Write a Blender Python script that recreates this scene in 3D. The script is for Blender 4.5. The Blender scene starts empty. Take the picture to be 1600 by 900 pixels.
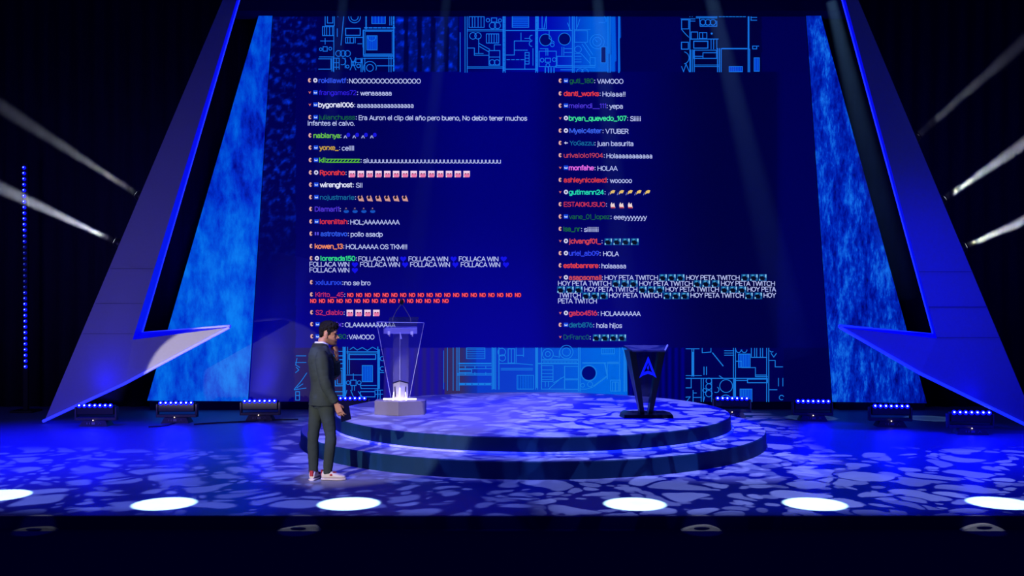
import bpy, bmesh, math, random
from mathutils import Vector, Matrix, noise
sc = bpy.context.scene
COL = sc.collection
R = math.radians
random.seed(7)

# ------------------------------------------------------------------ camera, world, lights
F, CX, HY, H = 1438.0, 800.0, 480.0, 1.94      # focal length in pixels of 1600, centre, horizon row, eye height over stage
cam = bpy.data.cameras.new('camera'); cam_o = bpy.data.objects.new('camera', cam); COL.objects.link(cam_o)
cam_o.location = (0, 0, H); cam_o.rotation_euler = (R(90), 0, 0)
cam.sensor_width = 36; cam.lens = F * 36 / 1600; cam.shift_y = (HY - 450) / 1600; cam.clip_end = 200
sc.camera = cam_o

def P(px, py, d):                               # point of the place seen at a pixel, at depth d
    return Vector(((px - CX) / F * d, d, H - (py - HY) / F * d))
def G(px, py, z=0.0):                           # point on the level z
    return P(px, py, F * (H - z) / (py - HY))
def lin(c):
    return tuple((v / 255 / 12.92) if v / 255 <= .04045 else ((v / 255 + .055) / 1.055) ** 2.4 for v in c)

sc.view_settings.view_transform = 'Standard'; sc.view_settings.look = 'None'
sc.view_settings.exposure = 0; sc.view_settings.gamma = 1; sc.view_settings.use_curve_mapping = False
sc.cycles.use_denoising = True
sc.cycles.max_bounces = 5; sc.cycles.diffuse_bounces = 2; sc.cycles.glossy_bounces = 3
sc.cycles.transmission_bounces = 5; sc.cycles.transparent_max_bounces = 12; sc.cycles.volume_bounces = 0
sc.cycles.sample_clamp_indirect = 3
try: sc.cycles.volume_step_rate = 1
except Exception: pass
w = bpy.data.worlds.new('world'); sc.world = w; w.use_nodes = True
w.node_tree.nodes['Background'].inputs[0].default_value = (0.01, 0.012, 1, 1)
w.node_tree.nodes['Background'].inputs[1].default_value = 0.11

def spot(name, loc, target, power, color, angle, blend=.3, size=.05):
    l = bpy.data.lights.new(name, 'SPOT'); o = bpy.data.objects.new(name, l); COL.objects.link(o)
    l.energy = power; l.color = color; l.spot_size = R(angle); l.spot_blend = blend; l.shadow_soft_size = size
    o.location = loc
    o.rotation_euler = (Vector(target) - Vector(loc)).to_track_quat('-Z', 'Y').to_euler()
    return o
def area(name, loc, target, power, color, sx, sy, spread=180):
    l = bpy.data.lights.new(name, 'AREA'); o = bpy.data.objects.new(name, l); COL.objects.link(o)
    l.shape = 'RECTANGLE'; l.size = sx; l.size_y = sy; l.energy = power; l.color = color; l.spread = R(spread)
    o.location = loc
    o.rotation_euler = (Vector(target) - Vector(loc)).to_track_quat('-Z', 'Y').to_euler()
    return o
def gobo(o, scale, soft, seed, base, peb, vmax=.15, umax=9, vsoft=.04, thr=.05):
    """pebble pattern wheel and framing shutters in a profile lamp"""
    l = o.data; l.use_nodes = True; nt = l.node_tree; N = nt.nodes; L = nt.links
    em = next(n for n in N if n.type == 'EMISSION')
    tc = N.new('ShaderNodeTexCoord'); sp = N.new('ShaderNodeSeparateXYZ'); L.new(tc.outputs['Normal'], sp.inputs[0])
    def m(op, a, b=None):
        n = N.new('ShaderNodeMath'); n.operation = op
        for i, v in enumerate((a, b)):
            if v is None: continue
            if isinstance(v, (int, float)): n.inputs[i].default_value = v
            else: L.new(v, n.inputs[i])
        return n.outputs[0]
    def ramp(v, a, b):
        mr = N.new('ShaderNodeMapRange'); mr.interpolation_type = 'SMOOTHSTEP'
        mr.inputs['From Min'].default_value = a; mr.inputs['From Max'].default_value = b; L.new(v, mr.inputs['Value']); return mr.outputs[0]
    u = m('DIVIDE', sp.outputs[0], sp.outputs[2]); v = m('DIVIDE', sp.outputs[1], sp.outputs[2])
    mask = m('MULTIPLY', ramp(m('ABSOLUTE', v), vmax + vsoft, vmax - vsoft), ramp(m('ABSOLUTE', u), umax + vsoft, umax - vsoft))
    cb = N.new('ShaderNodeCombineXYZ'); L.new(u, cb.inputs[0]); L.new(v, cb.inputs[1]); cb.inputs[2].default_value = seed
    nz = N.new('ShaderNodeTexNoise'); nz.inputs['Scale'].default_value = scale * .8; nz.inputs['Detail'].default_value = 0
    L.new(cb.outputs[0], nz.inputs['Vector'])
    ad = N.new('ShaderNodeVectorMath'); ad.operation = 'MULTIPLY_ADD'
    L.new(nz.outputs['Color'], ad.inputs[0]); ad.inputs[1].default_value = (1.1 / scale,) * 3; L.new(cb.outputs[0], ad.inputs[2])
    def layer(sc_, t_, off):
        of = N.new('ShaderNodeVectorMath'); of.operation = 'ADD'; L.new(ad.outputs[0], of.inputs[0]); of.inputs[1].default_value = (off, off * .7, 0)
        out = []
        for feat in ('DISTANCE_TO_EDGE', 'F1'):
            vo = N.new('ShaderNodeTexVoronoi'); vo.feature = feat; vo.voronoi_dimensions = '2D'
            vo.inputs['Scale'].default_value = sc_; vo.inputs['Randomness'].default_value = 1
            L.new(of.outputs[0], vo.inputs['Vector']); out.append(vo)
        rgb = N.new('ShaderNodeSeparateColor'); L.new(out[1].outputs['Color'], rgb.inputs[0])
        e_ = ramp(out[0].outputs['Distance'], t_, t_ + soft)
        rad = m('ADD', m('MULTIPLY', rgb.outputs[2], .36), .17)
        d_ = ramp(m('SUBTRACT', rad, out[1].outputs['Distance']), 0, soft)
        return m('MULTIPLY', m('MULTIPLY', e_, d_), m('ADD', m('MULTIPLY', rgb.outputs[0], .55), .45)), rgb.outputs[1]
    a, _ = layer(scale, thr, 0); b, r2 = layer(scale * 2.1, thr, 3.1)
    f = m('MAXIMUM', a, m('MULTIPLY', b, m('MULTIPLY', m('GREATER_THAN', r2, .3), .75)))
    mx = N.new('ShaderNodeMix'); mx.data_type = 'RGBA'
    L.new(f, mx.inputs['Factor']); mx.inputs['A'].default_value = (*base, 1); mx.inputs['B'].default_value = (*peb, 1)
    L.new(mx.outputs['Result'], em.inputs['Color']); L.new(mask, em.inputs['Strength'])

def shutter(o, v0, v1):
    """one framing shutter cutting the lower side of a profile lamp's beam"""
    l = o.data; l.use_nodes = True; nt = l.node_tree; N = nt.nodes; L = nt.links
    em = next(n for n in N if n.type == 'EMISSION'); tc = N.new('ShaderNodeTexCoord'); sp = N.new('ShaderNodeSeparateXYZ'); L.new(tc.outputs['Normal'], sp.inputs[0])
    ab = N.new('ShaderNodeMath'); ab.operation = 'ABSOLUTE'; L.new(sp.outputs[2], ab.inputs[0])
    dv = N.new('ShaderNodeMath'); dv.operation = 'DIVIDE'; L.new(sp.outputs[1], dv.inputs[0]); L.new(ab.outputs[0], dv.inputs[1])
    mr = N.new('ShaderNodeMapRange'); mr.inputs['From Min'].default_value = v0; mr.inputs['From Max'].default_value = v1
    L.new(dv.outputs[0], mr.inputs['Value']); L.new(mr.outputs[0], em.inputs['Strength'])
DC = Vector((0.30, 13.7, 0))                    # centre of the round platform
# front-of-house follow spot on the man
spot('follow_spot', (-9.0, -6.2, 6.0), (-1.86, 10.6, .9), 11500, (1, .93, .84), 6.7, .08, .05)
# soft white wash on the lectern and the left of the platform
spot('lectern_spot', (-4.5, -2.5, 9.5), (-1.0, 13.2, .5), 2600, (1, .85, .85), 13, .9, .15)
g = spot('spike_spot', (-8.0, 2.5, 1.2), P(330, 610, 15.4), 6500, (1, .9, .80), 9.6, .05, .03); shutter(g, -.024, -.010)
# pebble gobos, shuttered to the floor and to the platform
g = spot('gobo_lamp_right', (4.4, 6.0, 10), (4.2, 10.5, 0), 19500, (1, 1, 1), 70, .25, .01)
gobo(g, 22, .03, 2.0, (0, .001, .09), (.11, .145, .47), .155, .38, .022, .05)
g = spot('gobo_lamp_left', (-4.0, 6.0, 10), (-3.8, 10.5, 0), 19500, (1, 1, 1), 70, .5, .01)
gobo(g, 24, .14, 5.0, (0, .001, .10), (.065, .09, .42), .155, .39, .022, .05)
g = spot('gobo_lamp_platform_right', (1.8, 10.3, 11), (2.05, 13.4, .4), 20500, (1, 1, 1), 40, .5, .01)
gobo(g, 20, .03, 9.0, (0, .0, .22), (.15, .175, .70), .29, .185, .03, .05)
g = spot('gobo_lamp_platform_left', (-1.2, 10.3, 11), (-1.4, 13.4, .4), 20500, (1, 1, 1), 40, .6, .01)
gobo(g, 19, .16, 4.0, (.01, .01, .22), (.12, .125, .62), .29, .18, .03, .0)
# blue washes
spot('blue_wash_left', (-8.5, 11.0, 8), (-7.0, 12.2, 0), 9500, (.0, .001, 1), 50, 1, .3)
spot('blue_wash_right', (6.8, 11.5, 8), (5.8, 12.9, 0), 6000, (.0, .001, 1), 46, 1, .3)
spot('blue_wash_platform', (1.0, 13.0, 9), (0.8, 13.7, .4), 5500, (.0, .0, 1), 40, .8, .3)
area('leg_wash_left', (-6.5, 5, 1.0), P(190, 540, 15.4), 22, (.40, .32, 1), 1, 1, 60)
area('leg_wash_right', (6.5, 5, 1.0), P(1480, 480, 14.2), 26, (.02, .02, 1), 1, 1, 60)
# hard white profile spots along the stage edge
for px, py in ((-2, 774), (257, 787), (545, 787), (992, 787.5), (1273, 787.5), (1562, 786)):
    p = G(px, py)
    spot('profile_spot', (p.x * .8, p.y - 1.0, 8.2), p, 20000, (.52, .93, 1), 4.35, .16, .02)

# ------------------------------------------------------------------ materials
def mat(name, col=(128, 128, 128), rough=.6, metal=0, em=None, es=0, spec=.5, linear=False):
    m = bpy.data.materials.new(name); m.use_nodes = True
    b = m.node_tree.nodes['Principled BSDF']
    b.inputs['Base Color'].default_value = (*(col if linear else lin(col)), 1)
    b.inputs['Roughness'].default_value = rough; b.inputs['Metallic'].default_value = metal
    b.inputs['Specular IOR Level'].default_value = spec
    if em is not None:
        b.inputs['Emission Color'].default_value = (*lin(em), 1); b.inputs['Emission Strength'].default_value = es
    return m
def grain(m, scale=20, amt=.25, bump=0, stretch=(1, 1, 1)):
    """mottles the base colour (and surface) a little"""
    nt = m.node_tree; N = nt.nodes; L = nt.links; b = N['Principled BSDF']
    tc = N.new('ShaderNodeTexCoord'); mp = N.new('ShaderNodeMapping'); mp.inputs['Scale'].default_value = stretch
    nz = N.new('ShaderNodeTexNoise'); nz.inputs['Scale'].default_value = scale; nz.inputs['Detail'].default_value = 4
    L.new(tc.outputs['Object'], mp.inputs[0]); L.new(mp.outputs[0], nz.inputs['Vector'])
    c = tuple(b.inputs['Base Color'].default_value)
    mx = N.new('ShaderNodeMix'); mx.data_type = 'RGBA'; L.new(nz.outputs['Fac'], mx.inputs['Factor'])
    mx.inputs['A'].default_value = (*[v * (1 - amt) for v in c[:3]], 1); mx.inputs['B'].default_value = (*[min(1, v * (1 + amt)) for v in c[:3]], 1)
    L.new(mx.outputs['Result'], b.inputs['Base Color'])
    if bump:
        bp = N.new('ShaderNodeBump'); bp.inputs['Strength'].default_value = bump; bp.inputs['Distance'].default_value = .01
        L.new(nz.outputs['Fac'], bp.inputs['Height']); L.new(bp.outputs[0], b.inputs['Normal'])
    return m
_em = {}
def emit(col, s=1.0):
    k = (tuple(col), s)
    if k not in _em:
        m = bpy.data.materials.new('screen_colour'); m.use_nodes = True; nt = m.node_tree
        nt.nodes.clear(); e = nt.nodes.new('ShaderNodeEmission'); o = nt.nodes.new('ShaderNodeOutputMaterial')
        e.inputs[0].default_value = (*lin(col), 1); e.inputs[1].default_value = s; nt.links.new(e.outputs[0], o.inputs[0]); _em[k] = m
    return _em[k]

M = {}
M['floor'] = grain(mat('stage_floor', (150, 150, 160), .42, spec=.35), 6, .12)
M['black'] = mat('black_cloth', (5, 5, 72), .95, spec=.0)
M['apron'] = mat('apron_black', (5, 5, 78), .9, spec=.0)
M['drape'] = grain(mat('dark_drape', (34, 30, 52), .95, spec=.02), 3, .3, .3, (6, 1, .4))
M['leg'] = grain(mat('painted_panel', (150, 148, 162), .55), 25, .06)
M['tier'] = grain(mat('platform_side', (11, 50, 80), .6, spec=.2), 4, .1)
M['tier_top'] = grain(mat('platform_top', (165, 165, 172), .45, spec=.35), 6, .1)
M['blue_led'] = mat('blue_led', (190, 190, 210), .4, em=(14, 34, 255), es=1.5)
M['glow_edge'] = mat('edge_painted_glow', (60, 60, 90), .6, em=(0, 0, 235), es=.9)  # LED strip light on the legs' side faces, put in as emission
M['blue_dot'] = emit((40, 70, 255), 5)
M['tube_led'] = mat('white_led_tube', (240, 240, 240), .4, em=(255, 238, 250), es=4)
M['base_grey'] = grain(mat('lectern_base', (128, 120, 132), .6), 12, .06)
M['dark_metal'] = mat('dark_metal', (24, 25, 32), .35, .5)
M['fixture'] = mat('fixture_body', (70, 66, 74), .5, .2)
M['fixture_dark'] = mat('fixture_housing', (30, 30, 38), .45, .2)
M['emblem'] = mat('blue_emblem', (10, 20, 200), .4, em=(6, 20, 255), es=.9)
def glass(name, col, alpha, rough=.08, em=None, es=0):
    m = mat(name, col, rough, em=em, es=es); b = m.node_tree.nodes['Principled BSDF']; b.inputs['Alpha'].default_value = alpha; return m
M['acrylic'] = glass('clear_acrylic', (120, 120, 200), .025)
M['acrylic_edge'] = glass('acrylic_edge', (225, 225, 245), .55, .2)
M['acrylic_column'] = glass('frosted_acrylic', (140, 135, 180), .22, .3)
M['acrylic_white'] = glass('milky_acrylic', (235, 230, 240), .6, .3)
M['smoke_glass'] = glass('smoked_glass', (12, 14, 40), .55, .1)

# ------------------------------------------------------------------ helpers
def obj(name, verts, faces, m, parent=None, smooth=False, mats=None, fm=None):
    me = bpy.data.meshes.new(name); me.from_pydata([tuple(v) for v in verts], [], faces); me.update()
    for x in (mats or [m]): me.materials.append(x)
    if fm:
        for p, i in zip(me.polygons, fm): p.material_index = i
    if smooth:
        for p in me.polygons: p.use_smooth = True
    o = bpy.data.objects.new(name, me); COL.objects.link(o)
    if parent: o.parent = parent
    return o
class MB:
    def __init__(s): s.v = []; s.f = []; s.m = []
    def add(s, v, f, mi=0):
        b = len(s.v); s.v += [Vector(x) for x in v]; s.f += [[b + i for i in q] for q in f]; s.m += [mi] * len(f); return s
    def box(s, c, d, mi=0, rz=0, rx=0):
        x, y, z = [k / 2 for k in d]; c = Vector(c); Rm = Matrix.Rotation(rz, 3, 'Z') @ Matrix.Rotation(rx, 3, 'X')
        vs = [c + Rm @ Vector((a, b, e)) for e in (-z, z) for b in (-y, y) for a in (-x, x)]
        return s.add(vs, [(0, 2, 3, 1), (4, 5, 7, 6), (0, 1, 5, 4), (2, 6, 7, 3), (0, 4, 6, 2), (1, 3, 7, 5)], mi)
    def prism(s, front, back, mi=0):               # closed loft of two equal polygons
        n = len(front); return s.add(list(front) + list(back), [list(range(n))[::-1], [n + i for i in range(n)]] + [[i, (i + 1) % n, n + (i + 1) % n, n + i] for i in range(n)], mi)
    def tube(s, pts, r, n=8, mi=0):
        pts = [Vector(p) for p in pts]; rs = r if isinstance(r, (list, tuple)) else [r] * len(pts); vs = []
        up = None
        for i, p in enumerate(pts):
            t = (pts[min(i + 1, len(pts) - 1)] - pts[max(i - 1, 0)]).normalized()
            if up is None: up = t.orthogonal().normalized()
            up = (up - t * up.dot(t)).normalized(); sd = t.cross(up)
            vs += [p + rs[i] * (math.cos(2 * math.pi * k / n) * up + math.sin(2 * math.pi * k / n) * sd) for k in range(n)]
        fs = [[i * n + k, i * n + (k + 1) % n, (i + 1) * n + (k + 1) % n, (i + 1) * n + k] for i in range(len(pts) - 1) for k in range(n)]
        fs += [list(range(n))[::-1], [(len(pts) - 1) * n + k for k in range(n)]]
        return s.add(vs, fs, mi)
    def ball(s, c, r, nu=12, nv=8, mi=0, rot=None):
        c = Vector(c); r = Vector((r, r, r)) if isinstance(r, (int, float)) else Vector(r); vs = []; fs = []
        for j in range(1, nv):
            a = math.pi * j / nv
            for i in range(nu):
                b = 2 * math.pi * i / nu; q = Vector((r.x * math.sin(a) * math.cos(b), r.y * math.sin(a) * math.sin(b), r.z * math.cos(a)))
                vs.append(c + (rot @ q if rot else q))
        t = Vector((0, 0, r.z)); t = rot @ t if rot else t
        vs += [c + t, c - t]; n = len(vs)
        for j in range(nv - 2):
            for i in range(nu): fs.append([j * nu + i, (j + 1) * nu + i, (j + 1) * nu + (i + 1) % nu, j * nu + (i + 1) % nu])
        for i in range(nu): fs.append([n - 2, i, (i + 1) % nu]); fs.append([n - 1, (nv - 2) * nu + (i + 1) % nu, (nv - 2) * nu + i])
        return s.add(vs, fs, mi)
    def loft(s, rings, n=24, mi=0, p=2.0):          # rings: (centre, axis_u * a, axis_v * b)
        vs = []
        for c, u, v in rings:
            c, u, v = Vector(c), Vector(u), Vector(v)
            for k in range(n):
                a = 2 * math.pi * k / n; ca, sa = math.cos(a), math.sin(a)
                vs.append(c + u * math.copysign(abs(ca) ** (2 / p), ca) + v * math.copysign(abs(sa) ** (2 / p), sa))
        fs = [[i * n + k, i * n + (k + 1) % n, (i + 1) * n + (k + 1) % n, (i + 1) * n + k] for i in range(len(rings) - 1) for k in range(n)]
        fs += [list(range(n))[::-1], [(len(rings) - 1) * n + k for k in range(n)]]
        return s.add(vs, fs, mi)
    def obj(s, name, m, parent=None, smooth=False):
        ms = m if isinstance(m, list) else [m]
        return obj(name, s.v, s.f, None, parent, smooth, ms, s.m)
def tag(o, label=None, cat=None, group=None, kind=None):
    if label: o['label'] = label
    if cat: o['category'] = cat
    if group: o['group'] = group
    if kind: o['kind'] = kind
    return o
def empty(name, loc, rz=0):
    o = bpy.data.objects.new(name, None); COL.objects.link(o); o.location = loc; o.rotation_euler = (0, 0, rz); return o
def bevel(o, wdt=.01, seg=2):
    b = o.modifiers.new('bevel', 'BEVEL'); b.width = wdt; b.segments = seg; b.limit_method = 'ANGLE'; return o
def fixn(o):
    bm = bmesh.new(); bm.from_mesh(o.data); bmesh.ops.recalc_face_normals(bm, faces=bm.faces); bm.to_mesh(o.data); bm.free(); return o

# ------------------------------------------------------------------ the setting
YE = 8.57                                        # stage edge
tag(MB().box((0, (YE + 22) / 2, -.1), (40, 22 - YE, .2)).obj('floor', M['floor']), kind='structure')
tag(MB().box((0, YE - .02, -.25), (40, .04, .49)).obj('trim_1', M['apron']), kind='structure')
tag(MB().box((0, YE - 1.55, -.216), (40, 3.0, .2)).obj('trim_2', M['apron']), kind='structure')
tag(MB().box((0, 22.1, 6), (40, .2, 12.6)).obj('wall_back', M['black']), kind='structure')
tag(MB().box((-16, 14, 6), (.2, 16, 12.6)).obj('wall_left', M['black']), kind='structure')
tag(MB().box((16, 14, 6), (.2, 16, 12.6)).obj('wall_right', M['black']), kind='structure')
YS = 17.5
def drape(name, px0, px1, label, d=YS + .45):
    x0, x1 = P(px0, 0, d).x, P(px1, 0, d).x; n = 120; v = []; f = []
    for i in range(n + 1):
        t = i / n; y = d + .05 * math.sin(t * (x1 - x0) * 2 * math.pi / .35) + .015 * math.sin(t * 41)
        for z in (0, 9): v.append((x0 + (x1 - x0) * t, y, z))
    for i in range(n): f.append((2 * i, 2 * i + 2, 2 * i + 3, 2 * i + 1))
    o = obj(name, v, f, M['drape'], smooth=True)
    so = o.modifiers.new('solid', 'SOLIDIFY'); so.thickness = .02
    return tag(o, label, 'curtain', 'stage curtains')
drape('stage_curtain', -400, 560, 'dark pleated curtain behind the left lit panel and arrow leg')
drape('stage_curtain', 560, 1120, 'dark pleated curtain behind the wide screen and round platform')
drape('stage_curtain', 1120, 2000, 'dark pleated curtain behind the right lit panel and arrow leg')
# black header beam over the screen
a, b = P(372, 18, YS - .3), P(1318, 18, YS - .3)
hd = MB().box(((a.x + b.x) / 2, YS - .1, a.z + .45), (b.x - a.x + .5, .5, .9)).obj('trim_3', M['black']); tag(hd, kind='structure')

# ------------------------------------------------------------------ LED screen
def S(px, py, off=0.0): return P(px, py, YS - off)
def hsh(x, y=0, z=0): return noise.noise(Vector((x, y, z)))
def sm(a, b, x):
    t = max(0, min(1, (x - a) / (b - a))); return t * t * (3 - 2 * t)
def mixc(a, b, t): return tuple(p + (q - p) * t for p, q in zip(a, b))
def bg(px, py):
    """colour of the picture shown on the screen, with some stage light painted in, sRGB 0-255"""
    c = mixc((0, 0, 84), (0, 0, 118), sm(560, 760, px)); c = mixc(c, (0, 0, 92), sm(820, 880, px)); c = mixc(c, (0, 0, 56), sm(960, 1130, px)); c = mixc(c, (0, 0, 78), sm(1205, 1225, px))
    c = mixc(c, (c[0] + 4, c[1] + 2, c[2] + 30), sm(300, 560, py) * (1 - sm(950, 1150, px)))
    inbox = 462 < px < 1212 and 112 < py < 543
    if not inbox:
        n = hsh(px * .11, py * .11) + .6 * hsh(px * .3, py * .3, 4)
        if px < 494: c = mixc((0, 0, 74), (0, 44, 205), max(0, n) * 1.2 * (1 - sm(250, 450, py)))
        if py <= 112:
            if 495 <= px < 617: c = (0, 0, 74)
            elif 617 <= px < 718:
                k = 1 if ((px - 617) % 21) < 14 else .12
                c = mixc((0, 0, 60), (0, 40, 205), (max(0, n) * 1.2 + .3) * k)
            elif 724 <= px < 838: c = mixc((0, 0, 90), (0, 4, 150), sm(724, 838, px))
            elif 838 <= px < 969: c = mixc((0, 10, 180), (0, 95, 220), sm(850, 940, px)) if px < 952 else ((0, 10, 140) if px < 954 or 962 < px < 967 else (0, 88, 220))
            elif 1065 <= px < 1190: c = (0, 0, 54)
            elif px >= 969: c = (0, 0, 76)
        elif py >= 543:  # brownish tones: white spotlight on the dark screen, painted into the picture
            if 460 <= px < 600: c = mixc((24, 12, 66), (0, 0, 100), sm(490, 600, px))
            elif 600 <= px < 694: c = mixc((36, 30, 110), (20, 10, 170), .5 + .5 * math.sin(px * .5) * .5)
            elif 694 <= px < 745: c = mixc((50, 40, 95), (14, 46, 170), sm(715, 745, px))
            elif 745 <= px < 980: c = mixc((10, 58, 200), (0, 100, 225), sm(780, 960, px))
            elif 980 <= px < 1072: c = mixc((0, 0, 70), (0, 0, 130), .5 + .5 * math.sin(px * .62))
            elif 1072 <= px < 1224: c = (0, 0, 74)
            else: c = (0, 0, 66)
    # blue batten glow painted into the lower left corner of the picture
    gl = (1 - sm(400, 520, px)) * sm(380, 600, py); c = (c[0], c[1], c[2] + 80 * gl)
    return c
def attr_emit(name, diffuse=.012):
    m = bpy.data.materials.new(name); m.use_nodes = True; nt = m.node_tree; b = nt.nodes['Principled BSDF']
    at = nt.nodes.new('ShaderNodeVertexColor'); at.layer_name = 'picture'; nt.links.new(at.outputs[0], b.inputs['Emission Color'])
    b.inputs['Emission Strength'].default_value = 1; b.inputs['Base Color'].default_value = (diffuse,) * 3 + (1,); b.inputs['Roughness'].default_value = .7
    b.inputs['Specular IOR Level'].default_value = .1
    return m
nx, ny = 430, 300; v = []; f = []; pp = []
for j in range(ny + 1):
    t = j / ny; y = 20 + (627.5 - 20) * t; xl = 427 + (388 - 427) * t; xr = 1258 + (1300 - 1258) * t
    for i in range(nx + 1): x = xl + (xr - xl) * i / nx; v.append(S(x, y)); pp.append((x, y))
for j in range(ny):
    for i in range(nx): k = j * (nx + 1) + i; f.append((k, k + 1, k + nx + 2, k + nx + 1)[::-1])
scr = obj('led_screen', v, f, attr_emit('screen_picture')); fixn(scr)
ca = scr.data.color_attributes.new('picture', 'FLOAT_COLOR', 'POINT')
for i, (x, y) in enumerate(pp): ca.data[i].color = (*lin(bg(x, y)), 1)
tag(scr, 'wide dark blue LED screen showing two columns of chat messages', 'screen')
q = [(427, 20), (1258, 20), (1300, 627.5), (388, 627.5)]
bk = MB().prism([S(*p, -.02) for p in q], [S(*p, -.22) for p in q]).obj('screen_housing', M['black'], scr); fixn(bk)
sb = MB().box(((S(388, 0).x + S(1300, 0).x) / 2, YS + .12, .07), (10.6, .3, .14)).obj('screen_plinth', M['black'], scr)

# circuit-board line drawing
class Draw:
    def __init__(s): s.mb = MB()
    def base(s, ox, oy, k): s.ox, s.oy, s.k = ox, oy, k
    def T(s, x, y): return s.ox + x / s.k, s.oy + y / s.k
    def seg(s, x0, y0, x1, y1, w=1.15, mi=0):
        a = Vector(s.T(x0, y0)); b = Vector(s.T(x1, y1)); d = (b - a)
        if d.length < 1e-6: return
        d.normalize(); n = Vector((-d.y, d.x)) * w / 2; a = a - d * w / 2; b = b + d * w / 2
        s.quad([a + n, a - n, b - n, b + n], .012, mi)
    def quad(s, pts, off, mi=0): s.mb.add([S(p[0], p[1], off) for p in pts], [list(range(len(pts)))], mi)
    def pl(s, *pts, w=1.15):
        for a, b in zip(pts, pts[1:]): s.seg(*a, *b, w=w)
    def rc(s, x0, y0, x1, y1, w=1.15): s.pl((x0, y0), (x1, y0), (x1, y1), (x0, y1), (x0, y0), w=w)
    def fill(s, x0, y0, x1, y1, mi=1): s.quad([s.T(x0, y0), s.T(x1, y0), s.T(x1, y1), s.T(x0, y1)], .006, mi)
    def ci(s, x, y, r, a0=0, a1=360, w=1.1):
        n = max(8, int(r / s.k * 3)); pts = [(x + r * math.cos(R(a0 + (a1 - a0) * i / n)), y + r * math.sin(R(a0 + (a1 - a0) * i / n))) for i in range(n + 1)]
        s.pl(*pts, w=w)
    def disc(s, x, y, r, mi=2): s.quad([s.T(x + r * math.cos(R(i * 15)), y + r * math.sin(R(i * 15))) for i in range(24)], .009, mi)
    def vs(s, xs, y0, y1, w=1.1):
        for x in xs: s.seg(x, y0, x, y1, w)
    def hs(s, ys, x0, x1, w=1.1):
        for y in ys: s.seg(x0, y, x1, y, w)
    def hatch(s, x0, y0, x1, y1, n, vert=True, fl=True):
        if fl: s.fill(x0, y0, x1, y1)
        s.rc(x0, y0, x1, y1)
        for i in range(1, n):
            if vert: s.seg(x0 + (x1 - x0) * i / n, y0, x0 + (x1 - x0) * i / n, y1, .7)
            else: s.seg(x0, y0 + (y1 - y0) * i / n, x1, y0 + (y1 - y0) * i / n, .7)
    def dash(s, x0, y0, x1, y1, n, w=1.3):
        for i in range(n):
            a, b = (i + .15) / n, (i + .75) / n; s.seg(x0 + (x1 - x0) * a, y0 + (y1 - y0) * a, x0 + (x1 - x0) * b, y0 + (y1 - y0) * b, w)
D = Draw(); D.base(400, 0, 5)
D.rc(540, 100, 612, 200); D.rc(558, 100, 600, 180); D.rc(520, 208, 608, 278); D.vs((535, 552, 575, 598), 208, 278); D.hs((320,), 505, 608); D.vs((540,), 300, 345)
D.rc(524, 365, 556, 400); D.ci(506, 385, 11); D.ci(580, 380, 12); D.hs((445,), 495, 605); D.pl((490, 460), (585, 460), (585, 540), (490, 540)); D.vs((608,), 200, 560); D.vs((592, 603), 455, 555)
D.hs((455, 490, 525), 603, 650); D.vs((628, 650), 455, 540)
for x in (645, 680, 715): D.ci(x, 418, 23)
D.ci(675, 480, 26, -90, 110); D.vs((697,), 455, 530); D.pl((735, 450), (780, 545)); D.pl((780, 450), (735, 545)); D.rc(745, 480, 775, 510); D.ci(715, 520, 12); D.ci(800, 515, 14); D.rc(780, 460, 825, 490)
D.rc(840, 236, 1075, 430, 1.6); D.rc(852, 246, 1064, 420, .8); D.hatch(866, 280, 946, 390, 5); D.ci(905, 290, 30, 0, 180)
D.dash(845, 217, 1090, 217, 7, 2); D.dash(1076, 95, 1076, 560, 14, 2.2); D.hatch(905, 100, 1010, 184, 4); D.vs((1045, 1060), 98, 196); D.dash(860, 98, 860, 230, 5, 2); D.hs((440, 456), 840, 1075)
D.seg(688, 98, 664, 352); D.ci(770, 132, 46, -20, 200); D.ci(770, 132, 28, -30, 210); D.rc(700, 222, 814, 276, 1.4); D.rc(700, 292, 762, 336); D.vs((716, 735), 292, 336); D.hs((292,), 770, 832); D.vs((775,), 292, 335); D.vs((836,), 240, 368); D.hs((342,), 795, 825); D.vs((635,), 225, 285)
D.ci(890, 530, 50, 160, 380); D.ci(890, 530, 27); D.vs((1038, 1055), 440, 560); D.dash(945, 514, 1075, 514, 8); D.vs((820, 832, 850), 455, 560); D.seg(625, 100, 640, 130)
D.base(700, 0, 5)
D.vs((95,), 255, 560); D.vs((133, 150), 105, 565); D.vs((430, 447), 105, 565, 1.3); D.vs((685, 700), 105, 565, 1.4); D.vs((972, 985), 105, 565, 1.4); D.vs((1250, 1266), 105, 565, 1.4); D.vs((1335,), 105, 565, 2)
D.hs((232, 242), 155, 425); D.hs((238,), 455, 685, 1.4); D.hs((238,), 705, 970, 1.4); D.hs((232,), 985, 1110); D.hs((522, 532), 150, 430); D.hs((540,), 450, 680, 1.4); D.hs((515, 526), 840, 1150)
D.rc(165, 130, 282, 214); D.vs((190, 210, 235, 258), 130, 214); D.ci(348, 200, 25); D.ci(386, 200, 24); D.ci(312, 158, 14); D.ci(406, 160, 13); D.rc(340, 140, 380, 172); D.dash(436, 110, 436, 560, 12, 2.6); D.dash(692, 110, 692, 560, 13, 2.4)
D.hatch(502, 113, 630, 214, 7, False); D.rc(706, 112, 768, 226); D.vs((735,), 130, 226); D.seg(770, 112, 748, 230); D.seg(935, 180, 955, 232); D.vs((948,), 112, 230); D.vs((1005,), 112, 232); D.seg(1030, 150, 1010, 210)
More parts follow.
